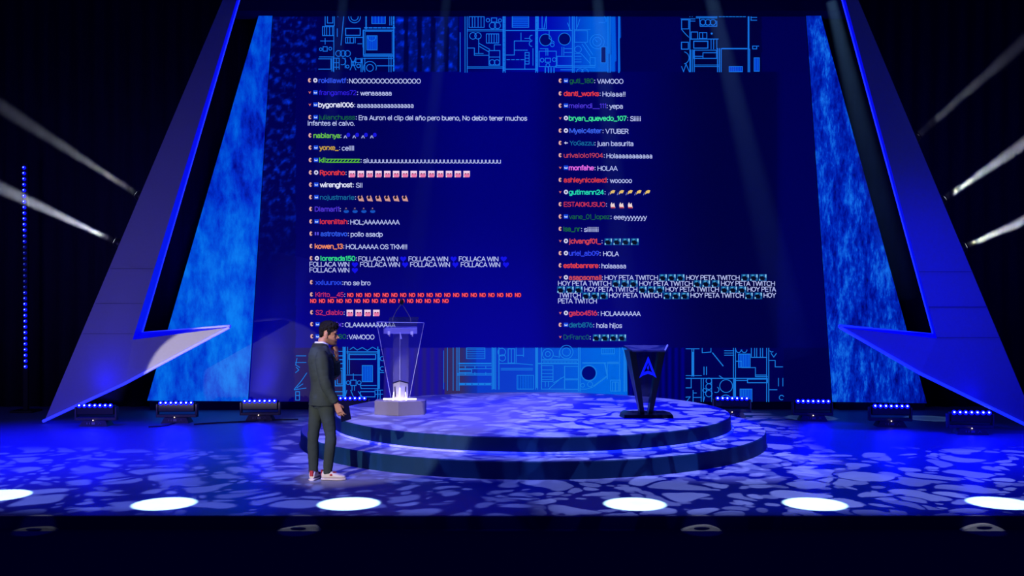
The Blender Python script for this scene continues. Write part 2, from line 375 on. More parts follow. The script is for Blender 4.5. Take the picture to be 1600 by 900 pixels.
D.ci(195, 280, 26); D.ci(234, 280, 25); D.rc(300, 265, 396, 336); D.vs((320, 340, 360, 380), 265, 336); D.vs((240,), 300, 415); D.pl((245, 340), (325, 385)); D.pl((245, 362), (320, 406)); D.pl((157, 375), (206, 375), (206, 432), (318, 432)); D.hs((418,), 212, 275); D.rc(320, 395, 405, 446); D.rc(320, 446, 405, 510); D.ci(345, 487, 21); D.ci(383, 487, 21); D.vs((362,), 350, 395); D.hs((350,), 362, 410)
D.vs((570,), 258, 312); D.pl((455, 430), (518, 430), (518, 320), (640, 320)); D.dash(520, 392, 625, 392, 5); D.ci(657, 295, 20, 90, 270); D.ci(655, 342, 20, 90, 270); D.rc(602, 410, 634, 500); D.hs((432, 455, 478), 602, 634); D.dash(455, 466, 600, 466, 4); D.vs((600,), 466, 540); D.vs((664,), 380, 510); D.hs((300,), 600, 640)
D.disc(762, 312, 44); D.ci(762, 312, 46); D.disc(910, 305, 44); D.ci(910, 305, 47); D.ci(815, 350, 15); D.rc(712, 400, 846, 520); D.vs((765, 780), 380, 432); D.rc(852, 440, 970, 512); D.vs((890, 905), 370, 430); D.hs((380, 410), 912, 970); D.ci(735, 470, 15); D.ci(830, 466, 15); D.rc(760, 455, 800, 486); D.ci(780, 510, 15); D.vs((760, 785, 805, 828), 530, 565, 1.8); D.hs((545,), 880, 980); D.pl((790, 240), (790, 300), (830, 330)); D.hs((380,), 720, 780)
D.ci(1165, 325, 56); D.ci(1165, 325, 34); D.seg(1150, 310, 1165, 325); D.ci(1016, 386, 26); D.pl((1048, 345), (1112, 440)); D.pl((1066, 330), (1130, 425)); D.hs((418, 440, 462, 484), 985, 1040); D.pl((1040, 418), (1110, 495)); D.fill(1195, 366, 1234, 490, 2); D.rc(1195, 366, 1234, 490); D.rc(1110, 450, 1150, 510); D.ci(1030, 562, 25, 180, 360); D.ci(1070, 562, 25, 180, 360); D.rc(990, 240, 1090, 330); D.pl((1215, 115), (1235, 150), (1235, 170)); D.hs((175,), 1180, 1225)
D.base(1000, 0, 5)
D.rc(325, 155, 380, 226); D.hs((148,), 320, 430); D.vs((390, 408), 100, 130); D.hs((105,), 440, 550); D.hs((130, 140), 440, 600, 1.3); D.vs((588, 602), 100, 130)
for x in (492, 531, 570): D.ci(x, 174, 22)
D.pl((465, 140), (470, 205), (600, 205), (600, 165)); D.rc(400, 250, 450, 306); D.rc(464, 255, 522, 300); D.vs((490,), 255, 300); D.hs((305,), 390, 610, 1.4); D.vs((390,), 150, 560, 1.4); D.rc(420, 322, 530, 376, 1.5); D.vs((555, 575, 600), 312, 382); D.rc(324, 330, 378, 384, 1.4); D.ci(335, 452, 48, -75, 75)
D.rc(420, 392, 598, 456); D.pl((595, 412), (492, 412), (492, 450)); D.hs((440,), 420, 490); D.hs((508, 520), 430, 620); D.vs((398, 412, 425), 390, 560); D.vs((606, 620, 634), 380, 560, 1.4); D.dash(640, 380, 840, 380, 8, 2); D.dash(848, 98, 848, 385, 20, 2.6); D.vs((845, 856), 385, 560, 1.5); D.hs((115, 158), 866, 912); D.hs((136,), 866, 912); D.vs((868,), 115, 158); D.rc(880, 360, 912, 382); D.hs((360,), 880, 928)
D.hatch(697, 520, 800, 560, 6); D.hatch(892, 452, 932, 556, 3); D.dash(615, 130, 830, 130, 8); D.vs((650, 700, 720, 755, 790), 98, 128); D.pl((325, 230), (350, 260), (380, 290)); D.pl((325, 520), (340, 560), (360, 500), (385, 560)); D.disc(560, 262, 8, 0); D.hs((165,), 390, 430)
btop = D.mb.obj('circuit_drawing', [emit((20, 112, 228)), emit((0, 52, 205)), emit((0, 8, 105))], scr)
D = Draw(); D.base(430, 480, 5)
D.hs((380,), 165, 240); D.pl((160, 432), (240, 432)); D.pl((246, 515), (205, 575), (150, 640)); D.pl((150, 645), (240, 632)); D.rc(160, 660, 190, 726); D.pl((165, 470), (185, 490), (160, 510)); D.hs((690,), 160, 190); D.pl((170, 400), (160, 450), (190, 470)); D.pl((215, 600), (170, 630))
D.hs((345,), 460, 530); D.vs((530, 548), 312, 720, 1.3); D.hs((380, 410, 440), 455, 545, 1.4); D.rc(470, 478, 534, 614, 1.5); D.rc(486, 494, 520, 600); D.hs((348, 358), 560, 800); D.vs((566,), 312, 520); D.vs((580,), 365, 520); D.rc(576, 370, 785, 406, 1.5); D.vs((802,), 312, 700, 1.5); D.hatch(680, 456, 760, 582, 6); D.hs((530,), 560, 680)
D.rc(590, 570, 632, 612); D.ci(570, 590, 15); D.ci(656, 590, 15); D.vs((610,), 520, 570); D.vs((600, 620), 612, 650); D.pl((662, 600), (672, 636), (800, 636)); D.hs((612,), 672, 790); D.pl((585, 330), (610, 312), (640, 335), (680, 315), (720, 338), (760, 312), (795, 330)); D.pl((560, 650), (540, 720)); D.pl((650, 660), (690, 715)); D.ci(836, 402, 16, 60, 300); D.ci(836, 480, 16, 60, 300); D.hs((510,), 815, 848); D.hs((648, 680), 780, 840); D.vs((800, 820), 650, 720); D.pl((590, 650), (620, 720)); D.dash(540, 312, 540, 720, 14, 2.4); D.dash(812, 330, 812, 640, 12, 2.2); D.hs((660,), 460, 530); D.hs((690,), 460, 530); D.rc(665, 660, 780, 700)
D.base(680, 480, 5)
D.vs((66,), 340, 640, .7); D.vs((96, 140), 318, 650, .9); D.vs((170, 186), 318, 650, 1.3); D.vs((445, 472, 498), 318, 640, 1.4); D.vs((785, 800, 830), 318, 640, 1.3); D.vs((1120, 1132), 318, 655, 1.4); D.vs((1440,), 318, 655); D.vs((1478,), 340, 655, 2.4); D.pl((1462, 318), (1490, 380), (1494, 655), w=1.8)
D.hatch(245, 319, 388, 402, 6, False, False); D.dash(182, 440, 440, 440, 9, 2.2); D.hs((458, 480), 190, 440); D.vs((235, 310, 395), 458, 480); D.pl((190, 488), (285, 488), (285, 510), (190, 510)); D.hs((518, 530), 170, 440, 1.3); D.hs((594, 608), 190, 440); D.dash(190, 600, 440, 600, 5, 2.4); D.vs((235, 310, 395), 510, 530); D.dash(458, 320, 458, 640, 14, 2.6); D.dash(792, 320, 792, 630, 14, 2.2)
D.hs((478, 490), 515, 760); D.hatch(640, 532, 768, 640, 10); D.ci(520, 350, 30); D.ci(525, 396, 25); D.rc(570, 325, 620, 436); D.vs((595,), 325, 436); D.vs((632,), 318, 432); D.pl((640, 376), (690, 376)); D.vs((690,), 318, 386); D.pl((500, 440), (560, 440), (640, 440), (760, 450))
D.rc(832, 456, 920, 580); D.hs((490, 518, 545, 565), 832, 920); D.pl((925, 590), (1004, 545)); D.pl((890, 636), (985, 552)); D.vs((1010,), 460, 640); D.rc(1012, 462, 1118, 560); D.rc(1012, 568, 1118, 642); D.ci(880, 366, 42); D.ci(880, 366, 20); D.ci(1025, 350, 52); D.ci(1025, 350, 32); D.hs((408, 418), 835, 1120); D.hs((440,), 800, 1120, 2); D.vs((860, 885), 585, 620); D.hs((640,), 835, 1000); D.dash(840, 428, 1110, 428, 10); D.pl((925, 380), (970, 390), (970, 340))
D.disc(1200, 515, 54); D.ci(1200, 515, 60, w=1.6); D.ci(1152, 610, 15); D.ci(1210, 602, 20); D.seg(1240, 616, 1335, 545, 2.4); D.dash(1150, 436, 1335, 436, 9, 2); D.dash(1325, 440, 1345, 540, 6, 2); D.hs((430, 440), 1345, 1430, 1.5); D.hatch(1300, 322, 1400, 365, 7, True, False); D.rc(1370, 570, 1446, 655); D.rc(1385, 585, 1430, 655); D.vs((1408,), 585, 655, 2); D.vs((1345,), 450, 560); D.pl((1130, 640), (1180, 640), (1230, 625))
D.base(930, 500, 5)
D.hs((225,), 710, 812); D.vs((756, 770), 230, 440, 1.2); D.pl((836, 222), (836, 256), (904, 250), (904, 222)); D.dash(915, 255, 1002, 362, 6, 1.6); D.hs((240, 258, 275), 1010, 1082); D.vs((1080, 1096), 222, 640, 1.3); D.hatch(1120, 266, 1210, 370, 7); D.pl((1100, 322), (1145, 322), (1145, 372), (1252, 372), (1252, 442), (1345, 442)); D.hs((430,), 1256, 1340); D.vs((1340, 1356), 222, 640, 1.3); D.ci(1120, 234, 20, 0, 180); D.ci(1165, 234, 20, 0, 180); D.pl((1220, 222), (1220, 292), (1340, 292)); D.vs((1245, 1262, 1290, 1308), 222, 288)
D.pl((1355, 316), (1406, 316), (1406, 366), (1464, 366)); D.hs((434,), 710, 830); D.hs((456,), 710, 1345, 1.2); D.rc(1190, 462, 1345, 490, 1.4); D.hs((472,), 1100, 1190); D.vs((828, 845), 456, 640); D.vs((910,), 456, 640); D.ci(888, 476, 22); D.ci(888, 520, 23); D.ci(888, 575, 25); D.ci(855, 550, 15); D.ci(945, 545, 22, -60, 120); D.ci(1023, 516, 50); D.ci(1020, 632, 46, 180, 360); D.ci(1020, 632, 28, 180, 360); D.hatch(1132, 540, 1224, 640, 7); D.vs((1432, 1466), 456, 515); D.hs((545,), 1360, 1420); D.ci(1456, 606, 18, 60, 330); D.pl((750, 460), (750, 530), (710, 530)); D.vs((765,), 550, 640); D.hs((605,), 765, 830); D.pl((710, 602), (742, 600), (712, 640)); D.dash(1090, 460, 1090, 640, 10, 2); D.dash(850, 365, 850, 430, 4); D.dash(870, 365, 870, 430, 4); D.pl((970, 436), (1000, 456)); D.pl((1375, 262), (1395, 290), (1415, 262)); D.ci(1380, 232, 18, 60, 150); D.dash(763, 250, 763, 440, 9, 1.6); D.pl((855, 600), (845, 640)); D.hs((570,), 765, 790)
D.mb.obj('circuit_drawing', [emit((24, 122, 225)), emit((0, 60, 205)), emit((0, 10, 120))], scr)

# chat columns -------------------------------------------------------------------
WHITE = (186, 196, 248)
_tx = {}
ARC = lambda cx, cy, rx, ry, a0=0, a1=360: [(cx + rx * math.cos(R(a0 + (a1 - a0) * i / max(4, int(abs(a1 - a0) / 26)))), cy + ry * math.sin(R(a0 + (a1 - a0) * i / max(4, int(abs(a1 - a0) / 26))))) for i in range(max(4, int(abs(a1 - a0) / 26)) + 1)]
bowl = ARC(2.4, 2.6, 1.95, 2.6)
GL = {  # letter: (advance, strokes); capitals 7 high, small letters 5.2 high
 'a': (4.9, [ARC(2.0, 3.6, 1.6, 1.6, 150, 0) + [(3.6, 0)], ARC(2.0, 1.55, 1.6, 1.5)]), 'b': (5, [[(.5, 0), (.5, 7.2)], bowl]), 'c': (4.5, [ARC(2.4, 2.6, 1.95, 2.6, 48, 312)]),
 'd': (5, [[(4.3, 0), (4.3, 7.2)], bowl]), 'e': (4.8, [[(.5, 2.7), (4.3, 2.7)] + ARC(2.4, 2.6, 1.95, 2.6, 0, 318)]), 'f': (3, [[(1.3, 0)] + ARC(2.5, 5.9, 1.2, 1.3, 180, 80), [(.1, 5.1), (2.7, 5.1)]]),
 'g': (5, [bowl, [(4.3, 5.2)] + ARC(2.4, -.5, 1.9, 1.5, 0, -145)]), 'h': (4.8, [[(.5, 0), (.5, 7.2)], ARC(2.3, 3.3, 1.8, 1.9, 180, 0) + [(4.1, 0)]]), 'i': (1.9, [[(.7, 0), (.7, 5.2)], [(.7, 6.5), (.7, 7.1)]]),
 'j': (2, [[(.9, 5.2)] + ARC(-.2, -.7, 1.1, 1.1, 0, -80), [(.9, 6.5), (.9, 7.1)]]), 'k': (4.4, [[(.5, 0), (.5, 7.2)], [(3.9, 5.2), (.6, 2.0)], [(1.9, 3.2), (4.1, 0)]]), 'l': (1.9, [[(.7, 0), (.7, 7.2)]]),
 'm': (7.2, [[(.5, 0), (.5, 5.2)], ARC(1.95, 3.6, 1.45, 1.6, 180, 0) + [(3.4, 0)], ARC(4.85, 3.6, 1.45, 1.6, 180, 0) + [(6.3, 0)]]), 'n': (4.8, [[(.5, 0), (.5, 5.2)], ARC(2.3, 3.3, 1.8, 1.9, 180, 0) + [(4.1, 0)]]),
 'o': (5, [bowl]), 'p': (5, [[(.5, -1.9), (.5, 5.2)], bowl]), 'q': (5, [[(4.3, -1.9), (4.3, 5.2)], bowl]), 'r': (3.1, [[(.5, 0), (.5, 5.2)], ARC(2.2, 3.4, 1.7, 1.8, 180, 70)]),
 's': (4.3, [[(3.7, 4.1), (3.1, 5.0), (2, 5.25), (.9, 4.8), (.6, 3.9), (1.1, 3.1), (2.1, 2.7), (3.3, 2.2), (3.8, 1.3), (3.2, .3), (2, -.05), (.9, .3), (.4, 1.2)]]), 't': (3, [[(1.3, 6.8)] + ARC(2.3, 1.2, 1, 1.2, 180, 280), [(.1, 5.1), (2.7, 5.1)]]),
 'u': (4.8, [[(.5, 5.2)] + ARC(2.3, 1.9, 1.8, 1.9, 180, 360), [(4.1, 5.2), (4.1, 0)]]), 'v': (4.3, [[(.2, 5.2), (2.1, 0), (4, 5.2)]]), 'w': (6.5, [[(.2, 5.2), (1.7, 0), (3.2, 5), (4.7, 0), (6.2, 5.2)]]), 'x': (4.3, [[(.3, 5.2), (4, 0)], [(4, 5.2), (.3, 0)]]),
 'y': (4.3, [[(.2, 5.2), (2.2, .2)], [(4.1, 5.2), (1.7, -1.6), (.5, -1.9)]]), 'z': (4.2, [[(.4, 5.1), (3.7, 5.1), (.4, .1), (3.8, .1)]]), 'ñ': (4.8, [[(.5, 0), (.5, 5.2)], ARC(2.3, 3.3, 1.8, 1.9, 180, 0) + [(4.1, 0)], [(1.1, 6.4), (1.8, 6.9), (2.8, 6.4), (3.5, 6.9)]]),
 'A': (5.4, [[(.2, 0), (2.7, 7), (5.2, 0)], [(1, 2.3), (4.3, 2.3)]]), 'C': (5.8, [ARC(3.1, 3.5, 2.6, 3.5, 46, 314)]), 'D': (5.8, [[(.6, 0), (.6, 7), (2.5, 7)] + ARC(2.5, 3.5, 2.6, 3.5, 90, -90) + [(.6, 0)]]), 'E': (4.8, [[(4.4, 7), (.6, 7), (.6, 0), (4.4, 0)], [(.6, 3.6), (4, 3.6)]]),
 'F': (4.6, [[(4.3, 7), (.6, 7), (.6, 0)], [(.6, 3.5), (3.9, 3.5)]]), 'G': (6, [ARC(3.1, 3.5, 2.6, 3.5, 46, 350) + [(5.6, 3.3), (3.4, 3.3)]]), 'H': (5.8, [[(.6, 0), (.6, 7)], [(5.1, 0), (5.1, 7)], [(.6, 3.6), (5.1, 3.6)]]), 'I': (1.9, [[(.8, 0), (.8, 7)]]),
 'K': (5.2, [[(.6, 0), (.6, 7)], [(4.9, 7), (.7, 2.5)], [(2.2, 4.0), (5.1, 0)]]), 'L': (4.5, [[(.6, 7), (.6, 0), (4.3, 0)]]), 'M': (7, [[(.6, 0), (.6, 7), (3.5, .8), (6.4, 7), (6.4, 0)]]), 'N': (5.9, [[(.6, 0), (.6, 7), (5.2, 0), (5.2, 7)]]), 'O': (6.3, [ARC(3.1, 3.5, 2.65, 3.5)]),
 'P': (5, [[(.6, 0), (.6, 7), (2.7, 7)] + ARC(2.7, 5.1, 1.9, 1.9, 90, -90) + [(.6, 3.2)]]), 'R': (5.2, [[(.6, 0), (.6, 7), (2.7, 7)] + ARC(2.7, 5.2, 1.9, 1.8, 90, -90) + [(.6, 3.4)], [(2.7, 3.4), (4.7, 0)]]),
 'S': (5.1, [[(4.5, 5.6), (3.8, 6.7), (2.6, 7.05), (1.2, 6.6), (.7, 5.4), (1.2, 4.3), (2.6, 3.7), (4.1, 3.0), (4.7, 1.9), (4.1, .5), (2.6, -.05), (1.1, .4), (.4, 1.5)]]), 'T': (5, [[(.2, 7), (4.8, 7)], [(2.5, 7), (2.5, 0)]]), 'U': (5.7, [[(.6, 7)] + ARC(2.85, 2.3, 2.25, 2.3, 180, 360) + [(5.1, 7)]]),
 'V': (5.3, [[(.2, 7), (2.65, 0), (5.1, 7)]]), 'W': (8, [[(.2, 7), (2.1, 0), (4, 6.8), (5.9, 0), (7.8, 7)]]), 'Y': (5.2, [[(.2, 7), (2.6, 3.2), (5, 7)], [(2.6, 3.2), (2.6, 0)]]), 'B': (5.2, [[(.6, 0), (.6, 7), (2.7, 7)] + ARC(2.7, 5.3, 1.6, 1.7, 90, -90) + [(.6, 3.6)], [(2.7, 3.6)] + ARC(2.8, 1.8, 1.9, 1.8, 90, -90) + [(.6, 0)]]),
 '0': (5, [ARC(2.5, 3.5, 2, 3.5)]), '1': (3, [[(.4, 5.6), (1.8, 7), (1.8, 0)]]), '2': (4.8, [ARC(2.4, 5.1, 1.9, 1.9, 165, -20) + [(.5, 0), (4.4, 0)]]), '3': (4.9, [ARC(2.3, 5.3, 1.7, 1.7, 155, -90), ARC(2.3, 1.8, 1.95, 1.85, 90, -155)]), '4': (5, [[(3.6, 0), (3.6, 7), (.3, 2), (4.8, 2)]]),
 '5': (4.8, [[(4.1, 7), (1, 7), (.8, 3.8)] + ARC(2.3, 2.2, 2, 2.2, 125, -150)]), '6': (5, [ARC(2.5, 2.2, 1.95, 2.2), [(.55, 2.4), (1.4, 5.2), (2.9, 7)]]), '7': (4.6, [[(.3, 7), (4.2, 7), (1.6, 0)]]), '8': (5, [ARC(2.5, 5.3, 1.65, 1.7), ARC(2.5, 1.8, 1.95, 1.8)]), '9': (5, [ARC(2.5, 4.8, 1.95, 2.2), [(4.45, 4.6), (3.6, 1.8), (2.1, 0)]]),
 '_': (4.4, [[(.1, -1), (4.3, -1)]]), ',': (2, [[(.9, .4), (.5, -1.3)]]), '.': (2, [[(.8, 0), (.8, .5)]]), ';': (2, [[(.9, .4), (.5, -1.3)], [(.9, 4.4), (.9, 5)]]), '!': (2, [[(.9, 7), (.9, 2)], [(.9, 0), (.9, .5)]]), ' ': (2.3, [])}
def strokes(t):
    """every pen line of a string, laid out in units of one seventh of a capital's height"""
    x = 0; out = []
    for ch in t:
        adv, sts = GL[ch]
        for st_ in sts: out.append([(x + a_, b_) for a_, b_ in st_])
        x += adv
    return out
def pen(mb, t, fx, fy, w, mi, off=.014):
    """draws a string; fx, fy turn letter units into photograph pixels"""
    for st_ in strokes(t):
        pts = [Vector((fx(a_), fy(a_, b_))) for a_, b_ in st_]
        for a_, b_ in zip(pts, pts[1:]):
            d = b_ - a_
            if d.length < 1e-6: continue
            d.normalize(); n_ = Vector((-d.y, d.x)) * w / 2; a2 = a_ - d * w * .3; b2 = b_ + d * w * .3
            mb.add([S(q.x, q.y, off) for q in (a2 + n_, a2 - n_, b2 - n_, b2 + n_)], [(0, 1, 2, 3)], mi)
def extent(t):
    xs = [a_ for st_ in strokes(t) for a_, b_ in st_]; return min(xs), max(xs)
FS = .97
class Msg:
    def __init__(s): s.mb = MB(); s.ms = []
    def mi(s, col, st=1.0):
        m = emit(col, st)
        if m not in s.ms: s.ms.append(m)
        return s.ms.index(m)
    def text(s, t, x0, x1, by, col, bold=False, slope=.003):
        a, b = extent(t); k = (x1 - x0 - .9) / (b - a)
        pen(s.mb, t, lambda u: x0 + .45 + (u - a) * k, lambda u, v_: by - .4 - v_ * FS + slope * (u - a) * k, 1.42 if bold else 1.02, s.mi(col))
    def poly(s, pts, col, off=.014): s.mb.add([S(x, y, off) for x, y in pts], [list(range(len(pts)))], s.mi(col))
    def rect(s, x0, y0, x1, y1, col, off=.014): s.poly([(x0, y0), (x0, y1), (x1, y1), (x1, y0)], col, off)
    def ell(s, x, y, rx, ry, col, off=.014, n=14): s.poly([(x + rx * math.cos(-2 * math.pi * i / n), y + ry * math.sin(-2 * math.pi * i / n)) for i in range(n)], col, off)
    def badge(s, kind, x, y):
        if kind == 'o': s.ell(x, y, 2.4, 3.4, (225, 170, 165)); s.ell(x + 1.3, y, 1.1, 1.8, (40, 16, 60), .017)
        elif kind == 'v': s.poly([(x - 2, y - 2), (x, y + 2.4), (x + 2.2, y - 1.8), (x, y - .6)], (215, 110, 100))
        elif kind == 'r': s.ell(x, y, 3.4, 3.6, (205, 205, 240)); s.ell(x, y, 1.3, 1.4, (10, 10, 70), .017)
        elif kind == 'c': s.rect(x - 3.4, y - 3.3, x + 3.4, y + 3.3, (20, 70, 225)); s.poly([(x - 2.6, y - 1.2), (x - 2.2, y + 1.6), (x + 2.2, y + 1.6), (x + 2.6, y - 1.2), (x, y + .2)], (190, 210, 250), .017)
        elif kind == 'g': s.rect(x - 3, y - 2.5, x - .8, y + 2.5, (90, 80, 235)); s.rect(x + .8, y - 2.5, x + 3, y + 2.5, (90, 80, 235))
        elif kind == 'a': s.poly([(x - 3, y), (x, y + 2.4), (x, y + .7), (x + 3, y + .7), (x + 3, y - .7), (x, y - .7), (x, y - 2.4)], (200, 205, 245))
    def emote(s, kind, x, y):
        if kind == 'pink':
            s.rect(x - 5, y - 5, x + 5, y + 3.6, (238, 205, 235)); s.rect(x - 4, y - 1, x + 4.4, y + 5, (232, 120, 170), .016)
            s.rect(x - 2.4, y - 1.5, x - .8, y + .4, (70, 20, 60), .019); s.rect(x + 1.6, y - 1.5, x + 3.2, y + .4, (70, 20, 60), .019); s.rect(x - 5, y + 3, x - 3.6, y + 5, (240, 240, 250), .019)
        elif kind == 'hand':
            s.poly([(x - 5, y - 2), (x - 3, y + 4.5), (x + 5.3, y + 5.2), (x + 3.6, y), (x + 1.6, y - 4.6), (x - .6, y - .6), (x - 3, y - 4)], (205, 150, 145)); s.ell(x - 1, y - .8, 2.2, 2.2, (30, 16, 40), .017)
        elif kind == 'bow':
            s.ell(x + 2.6, y - 1.2, 3, 3.4, (24, 24, 220)); s.poly([(x - 5, y + 4), (x - 3.4, y), (x - 1.4, y - .6), (x + 1, y + 4), (x - .6, y + 4), (x - 2, y + 1.2), (x - 3.4, y + 4)], (150, 160, 220), .016)
        elif kind == 'dim':
            s.ell(x, y + 2.4, 4.2, 2.4, (20, 80, 190)); s.rect(x - 2.6, y - 2.4, x + 1.4, y + .8, (26, 30, 90), .016); s.rect(x - 1, y - 3.4, x + .4, y - 1.6, (170, 120, 130), .018)
        elif kind == 'taco':
            s.poly([(x - 6, y + 4), (x - 4.2, y - .6), (x - 3.4, y - .4), (x - 4.8, y + 4)], (120, 130, 215)); s.poly([(x - 3, y + 3), (x - 1.6, y - 2.4), (x + 2, y - 4), (x + 5.4, y - 3.4), (x + 3.4, y + 1), (x - .4, y + 1)], (230, 190, 110))
        elif kind == 'paw':
            s.poly([(x - 3, y + 4.6), (x - 3.6, y - .6), (x - 1.8, y - 4.6), (x - .2, y - 1), (x + 2, y - 3.6), (x + 4, y + 4.6)], (240, 215, 215)); s.rect(x - 3, y + 3, x + 3.6, y + 5, (180, 50, 70), .017)
        elif kind == 'pic':
            s.rect(x - 6, y - 5, x + 6, y + 5.4, (20, 84, 150)); s.poly([(x - 5.4, y - 1), (x - 4.4, y + 4), (x + 2, y + 5), (x + 3.6, y + 1), (x, y - 2.6)], (8, 10, 34), .016)
            s.poly([(x + 3.4, y - 4.6), (x + 5.6, y - 4.6), (x + 5.2, y + 1.2), (x + 3.6, y - 1)], (140, 200, 240), .018); s.rect(x - 6, y + 2.4, x - 4, y + 5, (130, 200, 240), .018); s.ell(x - 2, y - 3.2, 2, 1.3, (60, 150, 200), .018)
        elif kind == 'heart':
            pts = []
            for i in range(24):
                t = -2 * math.pi * i / 24; pts.append((x + 4.9 * math.sin(t) ** 3, y - (4.1 * math.cos(t) - 1.6 * math.cos(2 * t) - .7 * math.cos(3 * t) - .3 * math.cos(4 * t))))
            s.poly(pts, (18, 18, 232))
        elif kind == 'NO':
            s.rect(x - 5.2, y - 3.2, x + 5.2, y + 3.4, (84, 8, 56)); 
            a, b = extent('NO'); pen(s.mb, 'NO', lambda u: x - 4.2 + (u - a) / (b - a) * 8.4, lambda u, v_: y + 2.6 - v_ * .75, 1.3, s.mi((250, 80, 100)), .018)
    def done(s, parent):
        return s.mb.obj('chat_message', s.ms, parent)
def column(x0, x1, rows):
    col = obj('chat_column', [S(x0, 112.5, .005), S(x0, 543, .005), S(x1, 543, .005), S(x1, 112.5, .005)], [(0, 1, 2, 3)], None, scr, mats=[attr_emit('chat_background')])
    # a fine grid so that the picture and its painted-in glow carry on across the column
    n, mm = 60, 60; v = [S(x0 + (x1 - x0) * i / n, 112.5 + 430.5 * j / mm, .005) for j in range(mm + 1) for i in range(n + 1)]
    f = [(j * (n + 1) + i, (j + 1) * (n + 1) + i, (j + 1) * (n + 1) + i + 1, j * (n + 1) + i + 1) for j in range(mm) for i in range(n)]
    me = col.data; mt = me.materials[0]; me.clear_geometry(); me.from_pydata([tuple(q) for q in v], [], f)
    c_ = me.color_attributes.new('picture', 'FLOAT_COLOR', 'POINT')
    for j in range(mm + 1):
        for i in range(n + 1): c_.data[j * (n + 1) + i].color = (*lin(bg(max(464, min(1210, x0 + (x1 - x0) * i / n)), max(113, min(542, 112.5 + 430.5 * j / mm)))), 1)
    for by, b1, b2, name, ncol, bold, items in rows:
        m = Msg(); left = x0 < 800
        bx = (483.7 + (by - 130) / 400 * 3.6) if left else 875.3
        if b1: m.badge(b1, bx, by - 4)
        if b2: m.badge(b2, bx + 9, by - 4)
        if name:
            m.text(name[0], name[1], name[2], by, ncol, bold)
            m.rect(name[2] + 1.2, by - 5.2, name[2] + 2.3, by - 4, WHITE); m.rect(name[2] + 1.2, by - 1.4, name[2] + 2.3, by - .2, WHITE)
        for it in items:
            if isinstance(it[0], str) and it[0] == '@': 
                _, kind, xs, y = it
                for x in xs: m.emote(kind, x, y)
            else: m.text(it[0], it[1], it[2], it[3] if len(it) > 3 else by + .8, WHITE)
        m.done(col)
    return col
def st(x, n, d=13.78): return [x + d * i for i in range(n)]
GR, RD, TL = (24, 96, 56), (222, 56, 66), (22, 104, 156)
column(463, 858, [
 (129.5, 'o', 'r', ('rokillawtf', 498, 541), (44, 78, 232), True, [('NOOOOOOOOOOOOOOO', 545.5, 657.5)]),
 (148.5, 'v', 'c', ('frangames72', 498, 557), (44, 30, 225), False, [('wenaaaaaa', 563, 611.7)]),
 (167.5, 'v', 'c', ('bygonal006', 497.5, 552.5), (225, 228, 255), True, [('aaaaaaaaaaaaaaaaa', 558, 646)]),
 (187, 'o', 'c', ('julianchusss', 498, 555), GR, False, [('Era Auron el clip del año pero bueno, No debio tener muchos', 560.5, 823.7), ('infantes el calvo.', 481, 554, 196.3)]),
 (215.5, 'o', None, ('nabianya', 490, 531), (104, 190, 70), True, [('@', 'bow', st(541.7, 4), 212)]),
 (234.5, 'o', 'c', ('yorxe_', 499, 529), (196, 156, 60), True, [('cellll', 534, 553)]),
 (254, 'o', 'c', ('klizzzzzzzzzz', 499, 562.5), (90, 190, 50), True, [('si' + 'u' * 35, 567.5, 782.5)]),
 (273.5, 'o', 'r', ('Rponsho', 500, 539), (226, 54, 60), True, [('@', 'pink', st(550, 14), 272)]),
 (292.5, 'o', 'c', ('wirenghost', 500, 550.5), (225, 228, 255), True, [('SII', 556, 566)]),
 (312, 'o', 'c', ('nojustmarie', 500, 553.7), TL, False, [('@', 'hand', st(563.7, 6), 309.5)]),
 (330.5, 'o', None, ('Diamari1', 492, 530), (72, 48, 206), True, [('@', 'dim', st(541, 4), 328)]),
 (350, 'o', 'c', ('loreniitah', 500, 542.5), (205, 46, 70), True, [('HOL;AAAAAAAAA', 547.5, 624.5)]),
 (369, 'o', 'g', ('astrotavo', 501, 542.5), (44, 84, 232), True, [('pollo asadp', 548, 598)]),
 (388.5, 'o', None, ('kowen_13', 492, 535.5), (240, 136, 96), True, [('HOLAAAAA OS TKM!!!', 540.5, 636)]),
 (407.5, 'o', 'r', ('lorerada150', 501, 555), (50, 214, 136), True, [('FOLLACA WIN', 560, 621.7), ('FOLLACA WIN', 638.5, 700), ('FOLLACA WIN', 717, 778.7),
     ('FOLLACA WIN', 483.7, 545.7, 416.6), ('FOLLACA WIN', 562.7, 624.7, 417), ('FOLLACA WIN', 641, 703, 417), ('FOLLACA WIN', 720, 781.5, 417.2), ('FOLLACA WIN', 483.7, 545.7, 425.6),
     ('@', 'heart', (630, 708.7, 787), 404.5), ('@', 'heart', (554.5, 633, 711.5, 790.5), 413.5), ('@', 'heart', (554.5,), 422.4)]),
 (445, 'o', None, ('xxluunxx', 493, 534), (36, 66, 226), True, [('no se bro', 538, 579)]),
 (464, 'o', None, ('Kirito__45', 493, 537), (196, 46, 100), False, [('@', 'NO', st(547.5, 20), 461), ('@', 'NO', st(489.5, 16), 470.2)]),
 (492, 'o', None, ('S2_diablo', 493, 536), (196, 46, 96), False, [('@', 'pink', st(546.7, 4), 489)]),
 (510.5, 'o', 'c', ('i1x', 522, 534), (84, 54, 215), True, [('OLAAAAAAAAAAA', 539, 618)]),
 (529.5, 'o', 'c', ('guti_180', 500, 541), GR, False, [('VAMOOO', 545, 585)]),
])
e = lambda *xs: [850 + x / 4 for x in xs]
